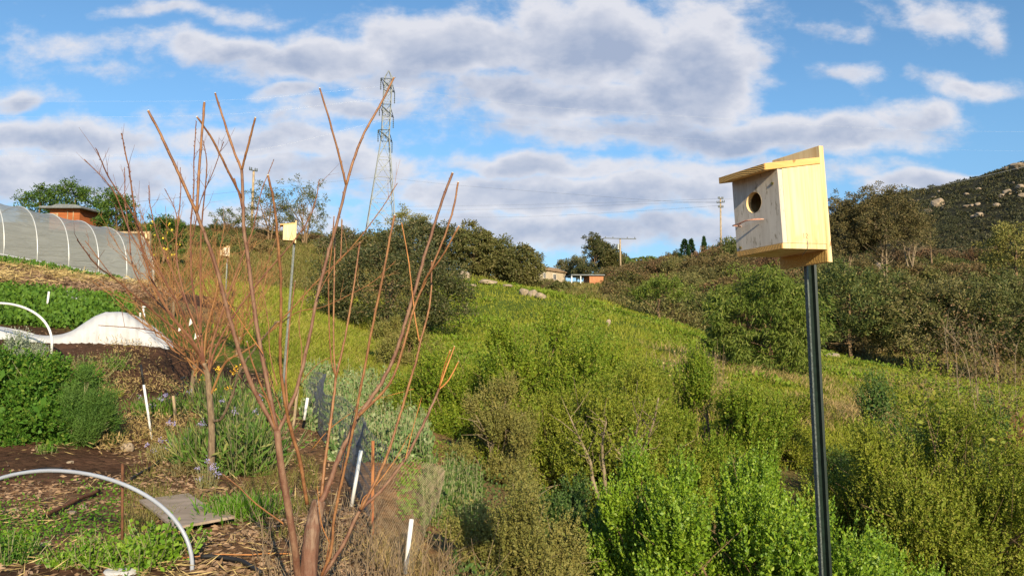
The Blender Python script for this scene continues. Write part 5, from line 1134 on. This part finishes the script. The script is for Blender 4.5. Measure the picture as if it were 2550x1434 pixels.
PP, DD, SS = np.vstack(PP), np.vstack(DD), np.concatenate(SS); V, F = leafquads(PP, DD, SS * g3_.uniform(.6, 1.3, len(SS)), SS * .62, g3_)
tag(add('weed_mounds', mesh_np('weed_mounds', V, [F]), M['meadow_leaf']), 'darker green leafy mounds of weeds dotted over the meadow', 'ground cover', kind='stuff')
# near slope undergrowth
P = scatter(g_, 60000, (1130, 3100), (3.2, 13.5), gmask(lambda x, d, px, gar, mea: (1 - gar) * (.3 + .7 * clump_n(x, d, .7, .4, .6, 73))), .6)
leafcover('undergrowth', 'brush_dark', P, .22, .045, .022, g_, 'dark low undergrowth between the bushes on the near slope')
P = scatter(g_, 8000, (840, 1270), (3.6, 9.5), gmask(lambda x, d, px, gar, mea: (1 - gar) * clump_n(x, d, .5, .38, .6, 74) * (1 - .8 * ss(px, 900, 1100) * ss(d, 6.2, 7) * (1 - ss(px, 1090, 1160)))), .7)
P = P[(P[:, 1] < 6.0) & (fbm(P[:, 0], P[:, 1], .25, 77) > .5)]
grass('dry_grass', 'drygrass', P, .06 + .28 * fbm(P[:, 0], P[:, 1], .5, 75) ** 1.3, .005, g_, .9, 1, 'dry tan grass along the fence at the bottom centre')
P = scatter(g_, 3500, (1000, 1190), (6.5, 11), gmask(lambda x, d, px, gar, mea: clump_n(x, d, .8, .45, .6, 76)), .7)
leafcover('path_weeds', 'herb', P, .08, .035, .02, g_, 'small green weeds beside the bare earth path')
# grey green leafy patch with pale upright stems
def plants(P, h, rng, nleaf, L, Wd, mat, name, label, stemmat=None, stemr=.004, spread=1.0, cat='plants', lean=.12):
    n = len(P); D = nrm(np.array((0, 0, 1.0)) + rng.normal(size=(n, 3)) * lean); V, F = shoots_mesh(rng, P, D, h, nleaf, L, Wd, spread, .25)
    o = tag(add(name, mesh_np(name, V, [F]), M[mat]), label, cat, kind='stuff')
    if stemmat:
        A = np.repeat(P, 3, 0); a_ = np.tile(np.arange(3) * 2.094, n); off = np.stack([np.cos(a_), np.sin(a_), 0 * a_], -1) * stemr; B_ = np.repeat(P + D * (h * 1.12)[:, None], 3, 0)
        V = np.stack([A + off, B_ + off * .4], 1).reshape(-1, 3); i = np.arange(n)[:, None] * 6; Q_ = np.concatenate([i + np.array([[0, 2, 3, 1]]), i + np.array([[2, 4, 5, 3]]), i + np.array([[4, 0, 1, 5]])])
        tag(add(name + '_stems', mesh_np(name + '_stems', V, [Q_]), M[stemmat]), 'upright pale stems of the ' + label[:60], cat, kind='stuff')
    return o
def in_patch(P, poly_c, rx, rd): return ((P[:, 0] - poly_c[0]) / rx) ** 2 + ((P[:, 1] - poly_c[1]) / rd) ** 2 < 1
P = scatter(g_, 9000, (740, 1110), (9.2, 16.5), None, .6); pxp = CX + FPX * P[:, 0] / P[:, 1]
keep = (fbm(P[:, 0], P[:, 1], .9, 80) > .36) & (pxp > 760 + (P[:, 1] < 11) * 70) & (pxp < 1075 - (P[:, 1] - 9) * 4); P = P[keep][:2300]
M['stem_pale'] = solid('stem_pale', (.28, .27, .14), .8, .2, 5)
plants(P, g_.uniform(.10, .38, len(P)) * (1 + .5 * (g_.uniform(0, 1, len(P)) > .93)), g_, 14, .07, .05, 'horehound', 'leafy_plants', 'grey green leafy plants filling the patch beyond the wire fence', 'stem_pale', .005, cat='ground cover')
P = scatter(g_, 1300, (1060, 1200), (6.3, 9.5), lambda x, d, px: clump_n(x, d, .5, .5, .6, 82), .6)
plants(P, g_.uniform(.08, .28, len(P)), g_, 12, .06, .04, 'brush_dark', 'leafy_plants', 'grey green leafy weeds in the shade left of the dead bush', 'stem_pale', .004, cat='ground cover')  # shade on this patch is put into the darker leaf colour
# dry sapling stems at right
for i_, (pts_, lb) in enumerate([([(2445,1110),(2425,1000),(2400,880),(2350,815)],'first'),([(2365,1090),(2362,980),(2358,880),(2350,805)],'a'),([(2395,1080),(2385,960),(2380,880),(2376,828)],'a'),([(2450,1110),(2436,1000),(2428,900),(2417,822)],'a'),([(2500,1120),(2490,1000),(2478,900),(2466,842)],'a'),([(2485,1110),(2470,990),(2440,880),(2430,822)],'a'),([(2540,1100),(2530,980),(2528,900),(2532,855)],'a'),([(2320,1060),(2312,1000),(2303,940),(2300,880)],'a')]):
    dq = 12.6 + i_ * .25; x, y, z = hit(*pts_[0], 9); r = thing('dry_sapling', ['long leaning dry sapling, its stem slanting far left near the right edge','leftmost upright dry sapling of the tall ones near the right edge','second upright dry sapling, close beside the leftmost','tallest dry sapling in the middle of the right edge group','dry sapling fourth among the upright ones, bent near the top','short dry sapling with many side twigs among the russet leaves','dry sapling cut by the right edge of the frame','low thin dry sapling standing apart on the left of the group'][i_], 'sapling', (0, 0, 0), group='dry leafless saplings near the right edge')
    mb = MB(); P = limb(mb, pts_, dq, dq, .011, .005, rng, 5, 5); root = P[0]; twiggy(mb, P, rng, .0032, .9, .45, .5); twiggy(mb, P, rng, .0028, .9, .32, .2)
    mb.tube([np.array((root[0], root[1], gz(root[0], root[1]) - .05)), root], [.013, .011], 5); mb.build('stem', M['bark_pale'], r)
    Q_ = P[rng.integers(0, len(P), 260)] + rng.normal(size=(260, 3)) * (.22, .2, .28); V, F = leafquads(Q_, sph(rng, 260), .05, .03, rng); add('foliage', mesh_np('foliage', V, [F]), M['scrub_brown'], r)
P = scatter(g_, 7000, (2230, 2750), (12, 17), lambda x, d, px: clump_n(x, d, 1.0, .4, .6, 85) * ss(px, 2230, 2450), .7); P[:, 2] += 0
plants(P[:4000], g_.uniform(.3, .8, 4000) if len(P) >= 4000 else g_.uniform(.3, .8, len(P)), g_, 9, .05, .018, 'scrub_brown', 'russet_brush', 'fine russet twigs and dead leaves round the dry saplings', 'bark_twig', .003, cat='brush', lean=.35)
P = scatter(g_, 300, (1640, 1800), (17, 21), lambda x, d, px: clump_n(x, d, .8, .45, .6, 86), .7)
plants(P, g_.uniform(.2, .85, len(P)), g_, 6, .07, .03, 'straw', 'dead_weeds', 'tall dead weeds standing in the meadow beyond the bushes', 'bark_grey', .006, cat='weeds')
# ------------------------------------------------------------------ garden at left
g_ = np.random.default_rng(600)
# mulch, straw and clods as litter
P = scatter(g_, 42000, (-500, 960), (3.6, 19), gmask(lambda x, d, px, gar, mea: gar * (.12 + .88 * clump_n(x, d, .6, .42, .58, 90)) * (1 - .85 * ss(d, 8.2, 8.8) * (1 - ss(d, 9.8, 10.6)) * (1 - ss(px, 250, 400)))), 1.0)
n = len(P); D = nrm(g_.normal(size=(n, 3)) * (1, 1, .18)); V, F = leafquads(P + (0, 0, .012), D, .035 + .065 * g_.uniform(0, 1, n) ** 3, .012 + .014 * g_.uniform(0, 1, n), g_)
tag(add('wood_chips', mesh_np('wood_chips', V, [F]), M['chip']), 'tan wood chips and bark litter covering the garden paths', 'mulch', kind='stuff')
def litter(P, L, name, label, mat='straw', z=.05, w_=.006):
    n = len(P); D = nrm(g_.normal(size=(n, 3)) * (1, 1, .3)); V, F = leafquads(P + np.stack([0 * D[:, 0], 0 * D[:, 0], g_.uniform(0, z, n)], -1), D, L * g_.uniform(.4, 1.3, n), w_, g_)
    return tag(add(name, mesh_np(name, V, [F]), M[mat]), label, 'straw' if mat == 'straw' else 'litter', kind='stuff')
P = scatter(g_, 5000, (-200, 900), (4, 12), gmask(lambda x, d, px, gar, mea: gar * clump_n(x, d, .9, .52, .62, 91)), 1.0)
litter(P, .14, 'straw', 'loose dry straw lying in drifts on the mulch')
P = scatter(g_, 26000, (-400, 440), (20.5, 28), lambda x, d, px: clump_n(x, d, 1.6, .44, .56, 92) * (1 - ss(px, 380, 440)), 1.0)
litter(P, .30, 'straw_heap', 'heaped straw and pulled weeds on the bank below the plastic tunnel', 'straw', .22, .022)
P = scatter(g_, 16000, (-400, 440), (20, 28), lambda x, d, px: clump_n(x, d, 1.2, .46, .56, 93), 1.0)
litter(P, .25, 'dead_weeds', 'brown dead weeds on the dark bank below the plastic tunnel', 'chip', .15, .03)
def ground_weeds(cnt, pxr, dr, seed, mat, h, L, Wd, name, label, lo=.5, hi=.6, sc=.6, base=0):
    P = scatter(g_, cnt, pxr, dr, lambda x, d, px: base + (1 - base) * clump_n(x, d, sc, lo, hi, seed), .9); return leafcover(name, mat, P, h, L, Wd, g_, label)
ground_weeds(4500, (-300, 330), (5.4, 8.0), 94, 'lawn', .05, .03, .016, 'low_weeds', 'thin low green weeds over the mulch at far left', .46, .56, .7)
ground_weeds(3000, (-200, 120), (5.2, 6.4), 95, 'herb', .09, .035, .02, 'low_weeds', 'bright chickweed like weeds in the lower left corner', .42, .5, .5)
ground_weeds(26000, (-500, 330), (15.2, 20.2), 96, 'veg', .16, .10, .065, 'vegetable_bed', 'leafy green vegetable rows beyond the white row cover', .30, .42, .5, .2)
ground_weeds(9000, (-500, 300), (27, 31.5), 97, 'veg', .25, .14, .07, 'low_weeds', 'green weeds along the foot of the plastic tunnel', .35, .5, 1.0)
ground_weeds(9000, (230, 500), (9.5, 15), 98, 'drygrass', .16, .07, .012, 'dry_weeds', 'dry olive weeds beside the white row cover', .42, .52, .5)
P = scatter(g_, 9000, (330, 800), (5.6, 12.5), gmask(lambda x, d, px, gar, mea: gar * clump_n(x, d, .5, .5, .6, 99)), .9)
grass('garden_grass', 'hillgrass', P, .05 + .14 * fbm(P[:, 0], P[:, 1], .6, 100), .005, g_, .6, 1, 'thin grass and weeds along the row of bare trees')
# leafy plants (things)
def herb_plant(label, px, py, wpx, h, mat, seed, n=60, nl=16, L=.05, Wd=.03, name='leafy_plant', group=None, cat='plant', up=.9, d=None, spread=1.0, stem='stem_pale', depth=1.0, flowers=None):
    rg = np.random.default_rng(seed); loc = hit(px, py, 3) if d is None else on_ground(px, d); r = thing(name, label, cat, loc, group=group); w_ = wpx * loc[1] / FPX / 2
    B_ = np.stack([rg.normal(size=n) * w_ * .35, rg.normal(size=n) * w_ * .35 * depth, np.zeros(n)], -1); D = nrm(np.stack([B_[:, 0] / w_ * 1.0, B_[:, 1] / w_, np.full(n, up)], -1) + rg.normal(size=(n, 3)) * .22)
    Ls = h * rg.uniform(.45, 1.1, n); V, F = shoots_mesh(rg, B_, D, Ls, nl, L, Wd, spread, .3); add('foliage', mesh_np('foliage', V, [F]), M[mat], r)
    mb = MB()
    for i in range(0, n, 2): mb.tube([B_[i] - (0, 0, .05), B_[i] + D[i] * Ls[i]], [.004, .002], 3, False)
    mb.build('stem', M[stem], r)
    if flowers:
        k = rg.choice(n, flowers[1], False)
        for i in k:
            c_ = B_[i] + D[i] * Ls[i] * 1.08; V, F = leafquads(np.repeat([c_], 22, 0) + rg.normal(size=(22, 3)) * flowers[2] * .5, sph(rg, 22), flowers[2] * .6, flowers[2] * .4, rg); add('flower', mesh_np('flower', V, [F]), M[flowers[0]], r)
    return r
GL = 'leafy plants in the bottom left corner'
herb_plant('low leafy plant with rounded leaves behind the foot of the front white hoop', 400, 1395, 180, .26, 'herb', 1, 80, 13, .045, .034, group=GL)
herb_plant('bright feathery herb left of the rusty rod at the bottom', 225, 1408, 150, .20, 'herb', 2, 80, 16, .03, .018, group=GL)
herb_plant('bright feathery herb right of the rusty rod at the bottom', 345, 1420, 130, .20, 'herb', 3, 80, 16, .03, .018, group=GL)
herb_plant('bright feathery herb at the very left of the bottom edge', 150, 1415, 60, .12, 'herb', 4, 30, 14, .028, .016, group=GL)
herb_plant('green weeds growing under the left end of the front white hoop', 30, 1400, 150, .20, 'bush_green', 5, 70, 14, .03, .018, group=GL)
herb_plant('tuft of vivid green grass beside the flat board', 600, 1290, 210, .17, 'lawn', 6, 520, 4, .09, .010, 'grass_clump', cat='grass clump', spread=.25, up=1.6)
herb_plant('tiny tuft of green grass in the dark soil bed', 118, 1130, 50, .10, 'lawn', 7, 60, 4, .06, .008, 'grass_clump', cat='grass clump', spread=.3, up=1.5)
shrub('leafy_bush', 'big dense green leafy bush at the left edge beside the dark soil', 70, 9.9, (1.75, 1.3, 1.05), 'bush_green', 'stem_pale', 610, 'bushes at the left edge of the garden', nlobe=70, nsh=60, shl=.16, nl=12, L=.045, Wd=.030, up=.6, low=-.4, bump=.3)
shrub('leafy_bush', 'feathery dark green fennel like bush at the right side of the big leafy bush', 212, 9.7, (.75, .7, .95), 'fennel', 'stem_pale', 611, 'bushes at the left edge of the garden', nlobe=34, nsh=60, shl=.22, nl=14, L=.045, Wd=.006, up=1.2, low=-.3)
shrub('leafy_bush', 'silvery grey green bush above the big leafy bush at the left edge', 25, 10.9, (1.1, 1.0, 1.12), 'sage_grey', 'bark_grey', 612, 'bushes at the left edge of the garden', nlobe=40, nsh=50, shl=.16, nl=14, L=.028, Wd=.013, up=.7, low=-.3)
herb_plant('small yellow green plant at the right foot of the big leafy bush', 262, 1052, 90, .18, 'veg', 13, 50, 12, .04, .022)
herb_plant('upright green weed in front of the white row cover', 285, 900, 70, .34, 'veg', 14, 40, 12, .05, .025, d=13.3)
herb_plant('olive green dry weed clump in front of the white row cover', 205, 905, 150, .34, 'hillgrass', 15, 130, 12, .05, .014, d=12.6)
herb_plant('yellowish ferny weed on the path below the row cover', 250, 915, 130, .15, 'pasture', 16, 90, 12, .04, .014, d=11.9)
GI = 'strap leaved plants along the row of bare trees'
herb_plant('dense strap leaved plant just left of the slender bare trunk', 497, 1120, 110, .46, 'iris', 17, 240, 5, .20, .018, 'iris_plant', GI, up=2.2, spread=.22, d=8.6, flowers=('purple', 6, .03))
herb_plant('lush green plant mass right of the slender bare trunk', 610, 1160, 170, .62, 'iris', 18, 300, 8, .12, .022, 'iris_plant', GI, up=1.9, spread=.45, d=8.3)
herb_plant('strap leaved plant with pale purple flowers between the bare trunks', 580, 1010, 150, .55, 'iris', 19, 240, 6, .17, .018, 'iris_plant', GI, up=2.0, spread=.3, d=10, flowers=('purple', 9, .04))
herb_plant('strap leaved plant with small yellow flowers behind the bare trunks', 545, 930, 130, .55, 'iris', 20, 200, 6, .17, .018, 'iris_plant', GI, up=2.0, spread=.3, d=12, flowers=('yellow', 9, .05))
herb_plant('green strap leaved clump with lilac flower heads by the black stake', 400, 950, 170, .30, 'veg', 21, 240, 7, .09, .018, 'iris_plant', GI, up=1.6, spread=.4, d=11.8, flowers=('purple', 9, .04))
herb_plant('olive plants with lilac flowers at the foot of the white stake', 420, 1120, 120, .20, 'hillgrass', 22, 160, 8, .05, .012, 'iris_plant', GI, up=1.6, spread=.4, d=9.3, flowers=('purple', 9, .03))
herb_plant('small lilac flower spray at the base of the slender bare trunk', 515, 1165, 50, .22, 'hillgrass', 23, 60, 8, .03, .008, 'iris_plant', GI, up=2, spread=.5, d=7.6, flowers=('purple', 8, .025))
herb_plant('green leafy clump left of the wire fence under the limbs', 655, 1120, 110, .45, 'bush_green', 24, 130, 12, .06, .022, d=8.9)
herb_plant('tall green plants below the pale yellow nest box by the fence', 650, 1010, 120, .5, 'iris', 25, 160, 8, .10, .02, 'iris_plant', GI, d=11.2, up=2.0, spread=.4)
herb_plant('reddish dead weed tuft beside the slender bare trunk', 465, 1140, 90, .16, 'scrub_brown', 26, 130, 8, .06, .008, cat='plant', d=8.4)
# front hoop and rear hoop
def hoop(label, A_, B_, h, rr, mat='pvc', rz=0):
    A_, B_ = np.array(A_), np.array(B_); n = 40; th_ = np.linspace(0, math.pi, n); c_ = (A_ + B_) / 2; u_ = (A_ - B_) / 2
    P = c_ + np.cos(th_)[:, None] * u_ + np.array((0, 0, 1.0)) * (h * np.sin(th_) ** .9)[:, None]; r = thing('hoop', label, 'hoop', tuple(A_), group='white plastic hoops over garden beds'); P = P - A_
    P[0][2] -= .15; P[-1][2] -= .15; MB().tube(P, rr, 10).build('pipe', M[mat], r, smooth=True)
    k = 27; MB().tube(P[k:k + 2] , rr * 1.12, 10).build('connector', M['cut'], r, smooth=True); return r
HD = 4.95; A_ = W(478, 1452, HD); B_ = W(-150, 1440, HD + .45); A_[2] = gz(A_[0], A_[1]); B_[2] = gz(B_[0], B_[1])
hoop('large white plastic hoop with shade in its grey colour arching over the bottom left corner', A_, B_, W(170, 1174, HD + .2)[2] - (A_[2] + B_[2]) / 2, .0125, 'pvc_shaded')
A2 = np.array(on_ground(127, 12.7)); B2 = np.array(on_ground(-150, 13.3)); A2[2] = W(127, 862, 12.7)[2]; B2[2] = A2[2]
hoop('smaller white plastic hoop at the left edge in front of the row cover', A2, B2, W(0, 755, 13)[2] - A2[2], .019)
# row cover
M['fleece'] = solid('fleece', (.50, .51, .53), .9, .07, 6, bump=.35, spec=.1)
prof = [(-300, 795), (-120, 800), (0, 812), (60, 828), (130, 832), (175, 822), (215, 797), (250, 778), (285, 773), (320, 780), (355, 805), (395, 838), (428, 866)]
bot = [(-300, 838), (-120, 842), (0, 846), (60, 851), (130, 857), (175, 856), (215, 856), (250, 857), (285, 858), (320, 860), (355, 862), (395, 866), (428, 872)]
t_ = smooth_path(prof, 6); b_ = smooth_path(bot, 6); rows = []; nA = 17
for k in range(len(t_)):
    fr = np.array(hit(b_[k][0], b_[k][1], 9)); d0 = fr[1]; tp_ = W(t_[k][0], t_[k][1], d0 + .45); h_ = max(.03, tp_[2] - fr[2]); wd_ = .46 * (1 - .8 * ss(k, len(t_) * .86, len(t_)))
    a = np.linspace(0, math.pi, nA); wv = (vnoise(np.full(nA, k * .35), a * 2.2, .6, 7) - .5)
    rows.append(np.stack([np.full(nA, tp_[0]) + (fr[0] - tp_[0]) * np.abs(np.cos(a)), fr[1] + wd_ * (1 - np.cos(a)) + wv * .05, fr[2] - .02 + h_ * np.sin(a) ** .8 * (1 + wv * .06)], -1))
V = np.vstack(rows); nK = len(rows); i = np.arange(nK - 1)[:, None] * nA; j = np.arange(nA - 1)[None]; Q_ = np.stack([i + j, i + j + 1, i + nA + j + 1, i + nA + j], -1).reshape(-1, 4)[:, ::-1]
tag(add('row_cover', mesh_np('row_cover', V, [Q_]), M['fleece'], smooth=True), 'white fabric row cover sagging between supports over a garden bed', 'row cover')
# stakes, rods, boards, hoses
def stick(name, label, cat, a, b_, r0, mat, n=8, group=None, cap=None):
    a, b_ = np.array(a, float), np.array(b_, float); r = thing(name, label, cat, tuple(a), group=group); v = b_ - a; MB().tube([-v * .12, v], r0, n).build('shaft', M[mat], r, smooth=n > 5)
    if cap: MB().tube([v, v + cap[0]], cap[1], 8).build('cap', M[cap[2]], r, smooth=True)
    return r
a = hit(378, 1096, 5); top = W(358, 958, a[1]); v = top - np.array(a)
stick('stake', 'white plastic stake with a black upper half standing by the mulch path', 'stake', a, top, .016, 'pvc', cap=(v * .38, .014, 'black'))
a = hit(304, 1400, 3); M['rust'] = solid('rust', (.16, .07, .035), .85, .4, 30, bump=.3)
stick('rusty_rod', 'thin rusty rod stuck upright inside the large front hoop', 'rod', a, W(305, 1153, a[1]), .0085, 'rust')
a = hit(438, 1052, 5); stick('wooden_stake', 'short pale wooden stake by the black irrigation tube', 'stake', a, W(432, 985, a[1] - .05), .022, 'wood_post', 4)
a = hit(116, 772, 12); stick('stake', 'white plastic stake standing among the vegetable rows', 'stake', a, W(122, 726, a[1]), .022, 'pvc')
for k_, (x_, y0_, y1_, lb) in enumerate([(357,788,766,'white path light with a small cap beyond the row cover'),(349,790,779,'short white stake left of the white path light'),(359,792,780,'short white stake in front of the white path light')]):
    a = hit(x_, y0_, 12); stick('garden_marker', lb, 'marker', a, W(x_, y1_, a[1]), .022, 'pvc', cap=((0, 0, .03), .05, 'pvc') if k_ == 0 else None)
M['ply'] = solid('ply', (.38, .30, .23), .85, .22, 5, stretch=(1, 3, 1), bump=.15)
def slab(name, label, cat, pix, th_, mat, lift=.02, dmin=3):
    G_ = [np.array(hit(a, b_, dmin)) for a, b_ in pix]; zc = np.mean([p_[2] for p_ in G_]); c_ = np.mean(G_, 0); A = np.vstack([G_]).astype(float)
    X = np.c_[A[:, 0] - c_[0], A[:, 1] - c_[1], np.ones(len(A))]; co = np.linalg.lstsq(X, A[:, 2], rcond=None)[0]
    B0 = np.array([(p_[0] - c_[0], p_[1] - c_[1], co[0] * (p_[0] - c_[0]) + co[1] * (p_[1] - c_[1]) + lift) for p_ in A]); n = len(B0)
    V = np.vstack([B0, B0 + (0, 0, th_)]); r = thing(name, label, cat, (c_[0], c_[1], co[2])); mb = MB(); ctr = V.mean(0)
    V = np.vstack([V, [B0.mean(0)], [B0.mean(0) + (0, 0, th_)]]); T_ = [(2 * n, (i + 1) % n, i) for i in range(n)] + [(2 * n + 1, n + i, n + (i + 1) % n) for i in range(n)]
    mb.add(V, [(i, (i + 1) % n, n + (i + 1) % n, n + i) for i in range(n)], T_); mb.build('panel', M[mat], r); return r
slab('board', 'flat weathered brown board lying on the mulch', 'board', [(346,1264),(433,1341),(584,1309),(512,1277),(469,1249)], .018, 'ply', .05)
slab('plank', 'upper white plank lying between vegetables and straw bank', 'plank', [(160,740),(212,762),(220,758),(172,736)], .05, 'white', .08, 12)
slab('plank', 'lower shorter white plank beside the vegetable rows', 'plank', [(166,748),(192,762),(198,759),(174,746)], .05, 'white', .08, 12)
slab('stick', 'pale flat stick on the soil in the bottom left corner', 'stick', [(68,1380),(126,1370),(127,1364),(70,1373)], .012, 'wood_post', .03)
def hose(name, label, pix, rr, mat, lift=.02, dmin=3.5, cat='hose'):
    P = smooth_path(np.array([np.array(hit(a, b_, dmin)) for a, b_ in pix]), 6); P[:, 2] = ground_z(P[:, 0], P[:, 1]) + rr + lift; return tag(MB().tube(P, rr, 7).build(name, M[mat], smooth=True), label, cat)
hose('pipe', 'short dark rusty pipe lying in the weeds inside the front hoop', [(110,1293),(180,1262),(247,1232)], .018, 'rust', .02, cat='pipe')
hose('irrigation_tube', 'black irrigation tube on the ground behind the front hoop at far left', [(-60,1215),(30,1192),(90,1180),(155,1174)], .013, 'black')
hose('irrigation_tube', 'black tube lying toward the slender bare trunk', [(325,1203),(360,1180),(396,1158)], .013, 'black')
hose('irrigation_tube', 'black tube curving across the mulch path past the pale wooden stake', [(315,1050),(370,1038),(410,1015),(445,985),(452,960)], .012, 'black')
hose('irrigation_tube', 'black tube crossing just right of the pale wooden stake', [(430,1060),(455,1035),(470,1012),(455,1010),(410,1012)], .012, 'black')
hose('twine', 'orange twine stretched along the ground at the bottom', [(455,1402),(540,1392),(640,1390),(730,1392)], .004, 'shoot_orange', cat='twine')
hose('irrigation_tube', 'black hose curving along the bottom edge toward the big trunk', [(500,1400),(560,1402),(610,1415),(650,1440)], .014, 'black')
a = hit(463, 1012, 5); r = thing('drip_riser', 'black drip irrigation riser with a small head beside the pale wooden stake', 'irrigation riser', a)
MB().tube([(0, 0, 0), (-.05, 0, .32), (-.06, 0, .42)], .008, 6).build('tube', M['black'], r); MB().tube([(-.09, 0, .42), (-.03, 0, .45)], .022, 8).build('head', M['black'], r)
for px_, py_2, d_, lb in [(474,803,11.5,'white triangular tag hanging on the dense bare tree'),(447,818,11.6,'small white label hanging left of the triangular tag'),(487,837,11.4,'narrow white label hanging below the triangular tag')]:
    p_ = W(px_, py_2, d_); o = MB().prism([(-.02, -.05), (.045, .0), (-.005, .06)] if 'triang' in lb else [(-.015, -.04), (.015, -.05), (.02, .04), (-.01, .05)], (1, 0, 0), (0, 0, 1), (0, .003, 0)).build('plant_tag', M['white']); o.location = tuple(p_); tag(o, lb, 'tag')
# crumpled pale rag at the bottom
me = rock_mesh(9, 4); o = bpy.data.objects.new('rag', me); COL.objects.link(o); me.materials.append(M['fleece']); x, y, z = hit(300, 1432, 3); o.location = (x, y, z + .01); o.scale = (.10, .07, .035); tag(o, 'crumpled white rag on the soil at the bottom edge', 'rag')

# ------------------------------------------------------------------ wire mesh fence
M['wire_mesh'] = solid('wire_mesh', (.13, .14, .17), .5, .3, 20, metal=.3); M['wire_rust'] = solid('wire_rust', (.42, .32, .20), .6, .3, 20)
FX = [(1010, 4.55), (985, 5.1), (935, 6.0), (880, 7.6), (830, 9.4), (785, 11.2), (750, 13.2)]
FP = smooth_path(np.array([on_ground(a, b_) for a, b_ in FX]), 12); sg = np.concatenate(([0], np.cumsum(np.linalg.norm(np.diff(FP[:, :2], axis=0), axis=1))))
def fpt(s_, h_):
    x = np.interp(s_, sg, FP[:, 0]); y = np.interp(s_, sg, FP[:, 1]); t0 = np.array((np.interp(s_ + .05, sg, FP[:, 0]) - np.interp(s_ - .05, sg, FP[:, 0]), np.interp(s_ + .05, sg, FP[:, 1]) - np.interp(s_ - .05, sg, FP[:, 1]))); t0 = t0 / (np.linalg.norm(t0) + 1e-9)
    ln = .16 + .10 * math.sin(s_ * 1.7) + .10 * math.exp(-((s_ - 1.3) / .9) ** 2); bul = ln * (h_ / .6) ** 1.5; sagg = .05 * math.sin(s_ * 2.6) * (h_ / .6)
    return np.array((x + t0[1] * bul, y - t0[0] * bul, gz(x, y) + h_ * (1 - .35 * ln) + sagg))
fe = thing('wire_fence', 'sagging hexagonal wire mesh fence running uphill behind the big bare tree', 'fence', tuple(FP[0])); o0 = FP[0]; mb = MB(); mb2 = MB(); cs = .052; rws = 11
cols = int(sg[-1] / cs); Z = {}
def fz(c_, r_):
    if (c_, r_) not in Z: Z[(c_, r_)] = fpt(c_ * cs + (.5 * cs if r_ % 4 in (1, 2) else 0), (.02 + r_ * .046)) - o0
    return Z[(c_, r_)]
def thin(m_, a, b_, r_):
    t0 = nrm(b_ - a); u0 = nrm(np.cross(t0, (.3, 1.0, .2))); v0 = np.cross(t0, u0); R3 = [u0 * r_, (-u0 * .5 + v0 * .866) * r_, (-u0 * .5 - v0 * .866) * r_]
    m_.add([a + q_ for q_ in R3] + [b_ + q_ for q_ in R3], [(0, 1, 4, 3), (1, 2, 5, 4), (2, 0, 3, 5)])
NRW = 13
for c_ in range(cols):
    for r_ in range(NRW):
        m_ = mb2 if c_ * cs < 1.9 else mb; rr = .0013 if c_ * cs < 2 else .0022
        if r_ % 2 == 0:      # slanting pair: from row r (on grid) to row r+1 (offset)
            if r_ % 4 == 0: thin(m_, fz(c_, r_), fz(c_, r_ + 1), rr); thin(m_, fz(c_ + 1, r_), fz(c_, r_ + 1), rr)
            else: thin(m_, fz(c_, r_), fz(c_, r_ + 1), rr); thin(m_, fz(c_, r_), fz(c_ + 1, r_ + 1), rr)
        else: thin(m_, fz(c_, r_), fz(c_, r_ + 1), rr)
mb.build('wire_mesh', M['wire_mesh'], fe); mb2.build('wire_mesh', M['wire_rust'], fe)
def fstake(label, pb, pt_, d, rr, mat, n=8):
    a = W(*pb, d) - o0; b_ = W(*pt_, d) - o0; ext = (a - b_) * .25; o = MB().tube([a + ext, b_], rr, n).build('stake', M[mat], fe, smooth=n > 5); o['label'] = label; return o
M['redwood'] = solid('redwood', (.30, .085, .04), .8, col2=(.45, .22, .08), scale=6, stretch=(1, 1, .3))
fstake('white plastic fence stake leaning right', (880, 1232), (899, 1121), 6.6, .016, 'pvc'); fstake('reddish wooden fence stake', (928, 1328), (929, 1097), 5.9, .014, 'redwood', 4)
fstake('spattered white fence stake nearest the bottom edge', (1012, 1400), (1025, 1292), 4.9, .014, 'pvc'); fstake('short white stake at the far end of the fence', (759, 1034), (766, 990), 10.8, .02, 'pvc')
fstake('weathered grey wooden fence stake', (731, 1062), (742, 966), 11, .022, 'wood_post', 4); fstake('thin grey stick in the fence', (820, 1290), (856, 1172), 6.2, .008, 'bark_grey')
# dry stems at the bottom centre and round the big trunk
g_ = np.random.default_rng(700); mb = MB()
for i in range(420):
    px = g_.uniform(850, 1230) if i % 3 else g_.uniform(640, 900); d = g_.uniform(3.9, 5.8); x, y, z = on_ground(px, d); L_ = g_.uniform(.12, .48); D = nrm(np.array((g_.normal() * .35, g_.normal() * .35, 1.0 if i % 4 else .25))); p0 = np.array((x, y, z)); m_ = p0 + D * L_ * .5 + g_.normal(size=3) * .02
    mb.tube([p0, m_, p0 + D * L_ + g_.normal(size=3) * .03], [.0035, .0028, .0012], 4, False)
tag(mb.build('dry_stems', M['bark_grey']), 'grey tan dead stems tangled round the fence at the bottom centre', 'dead stems', kind='stuff')
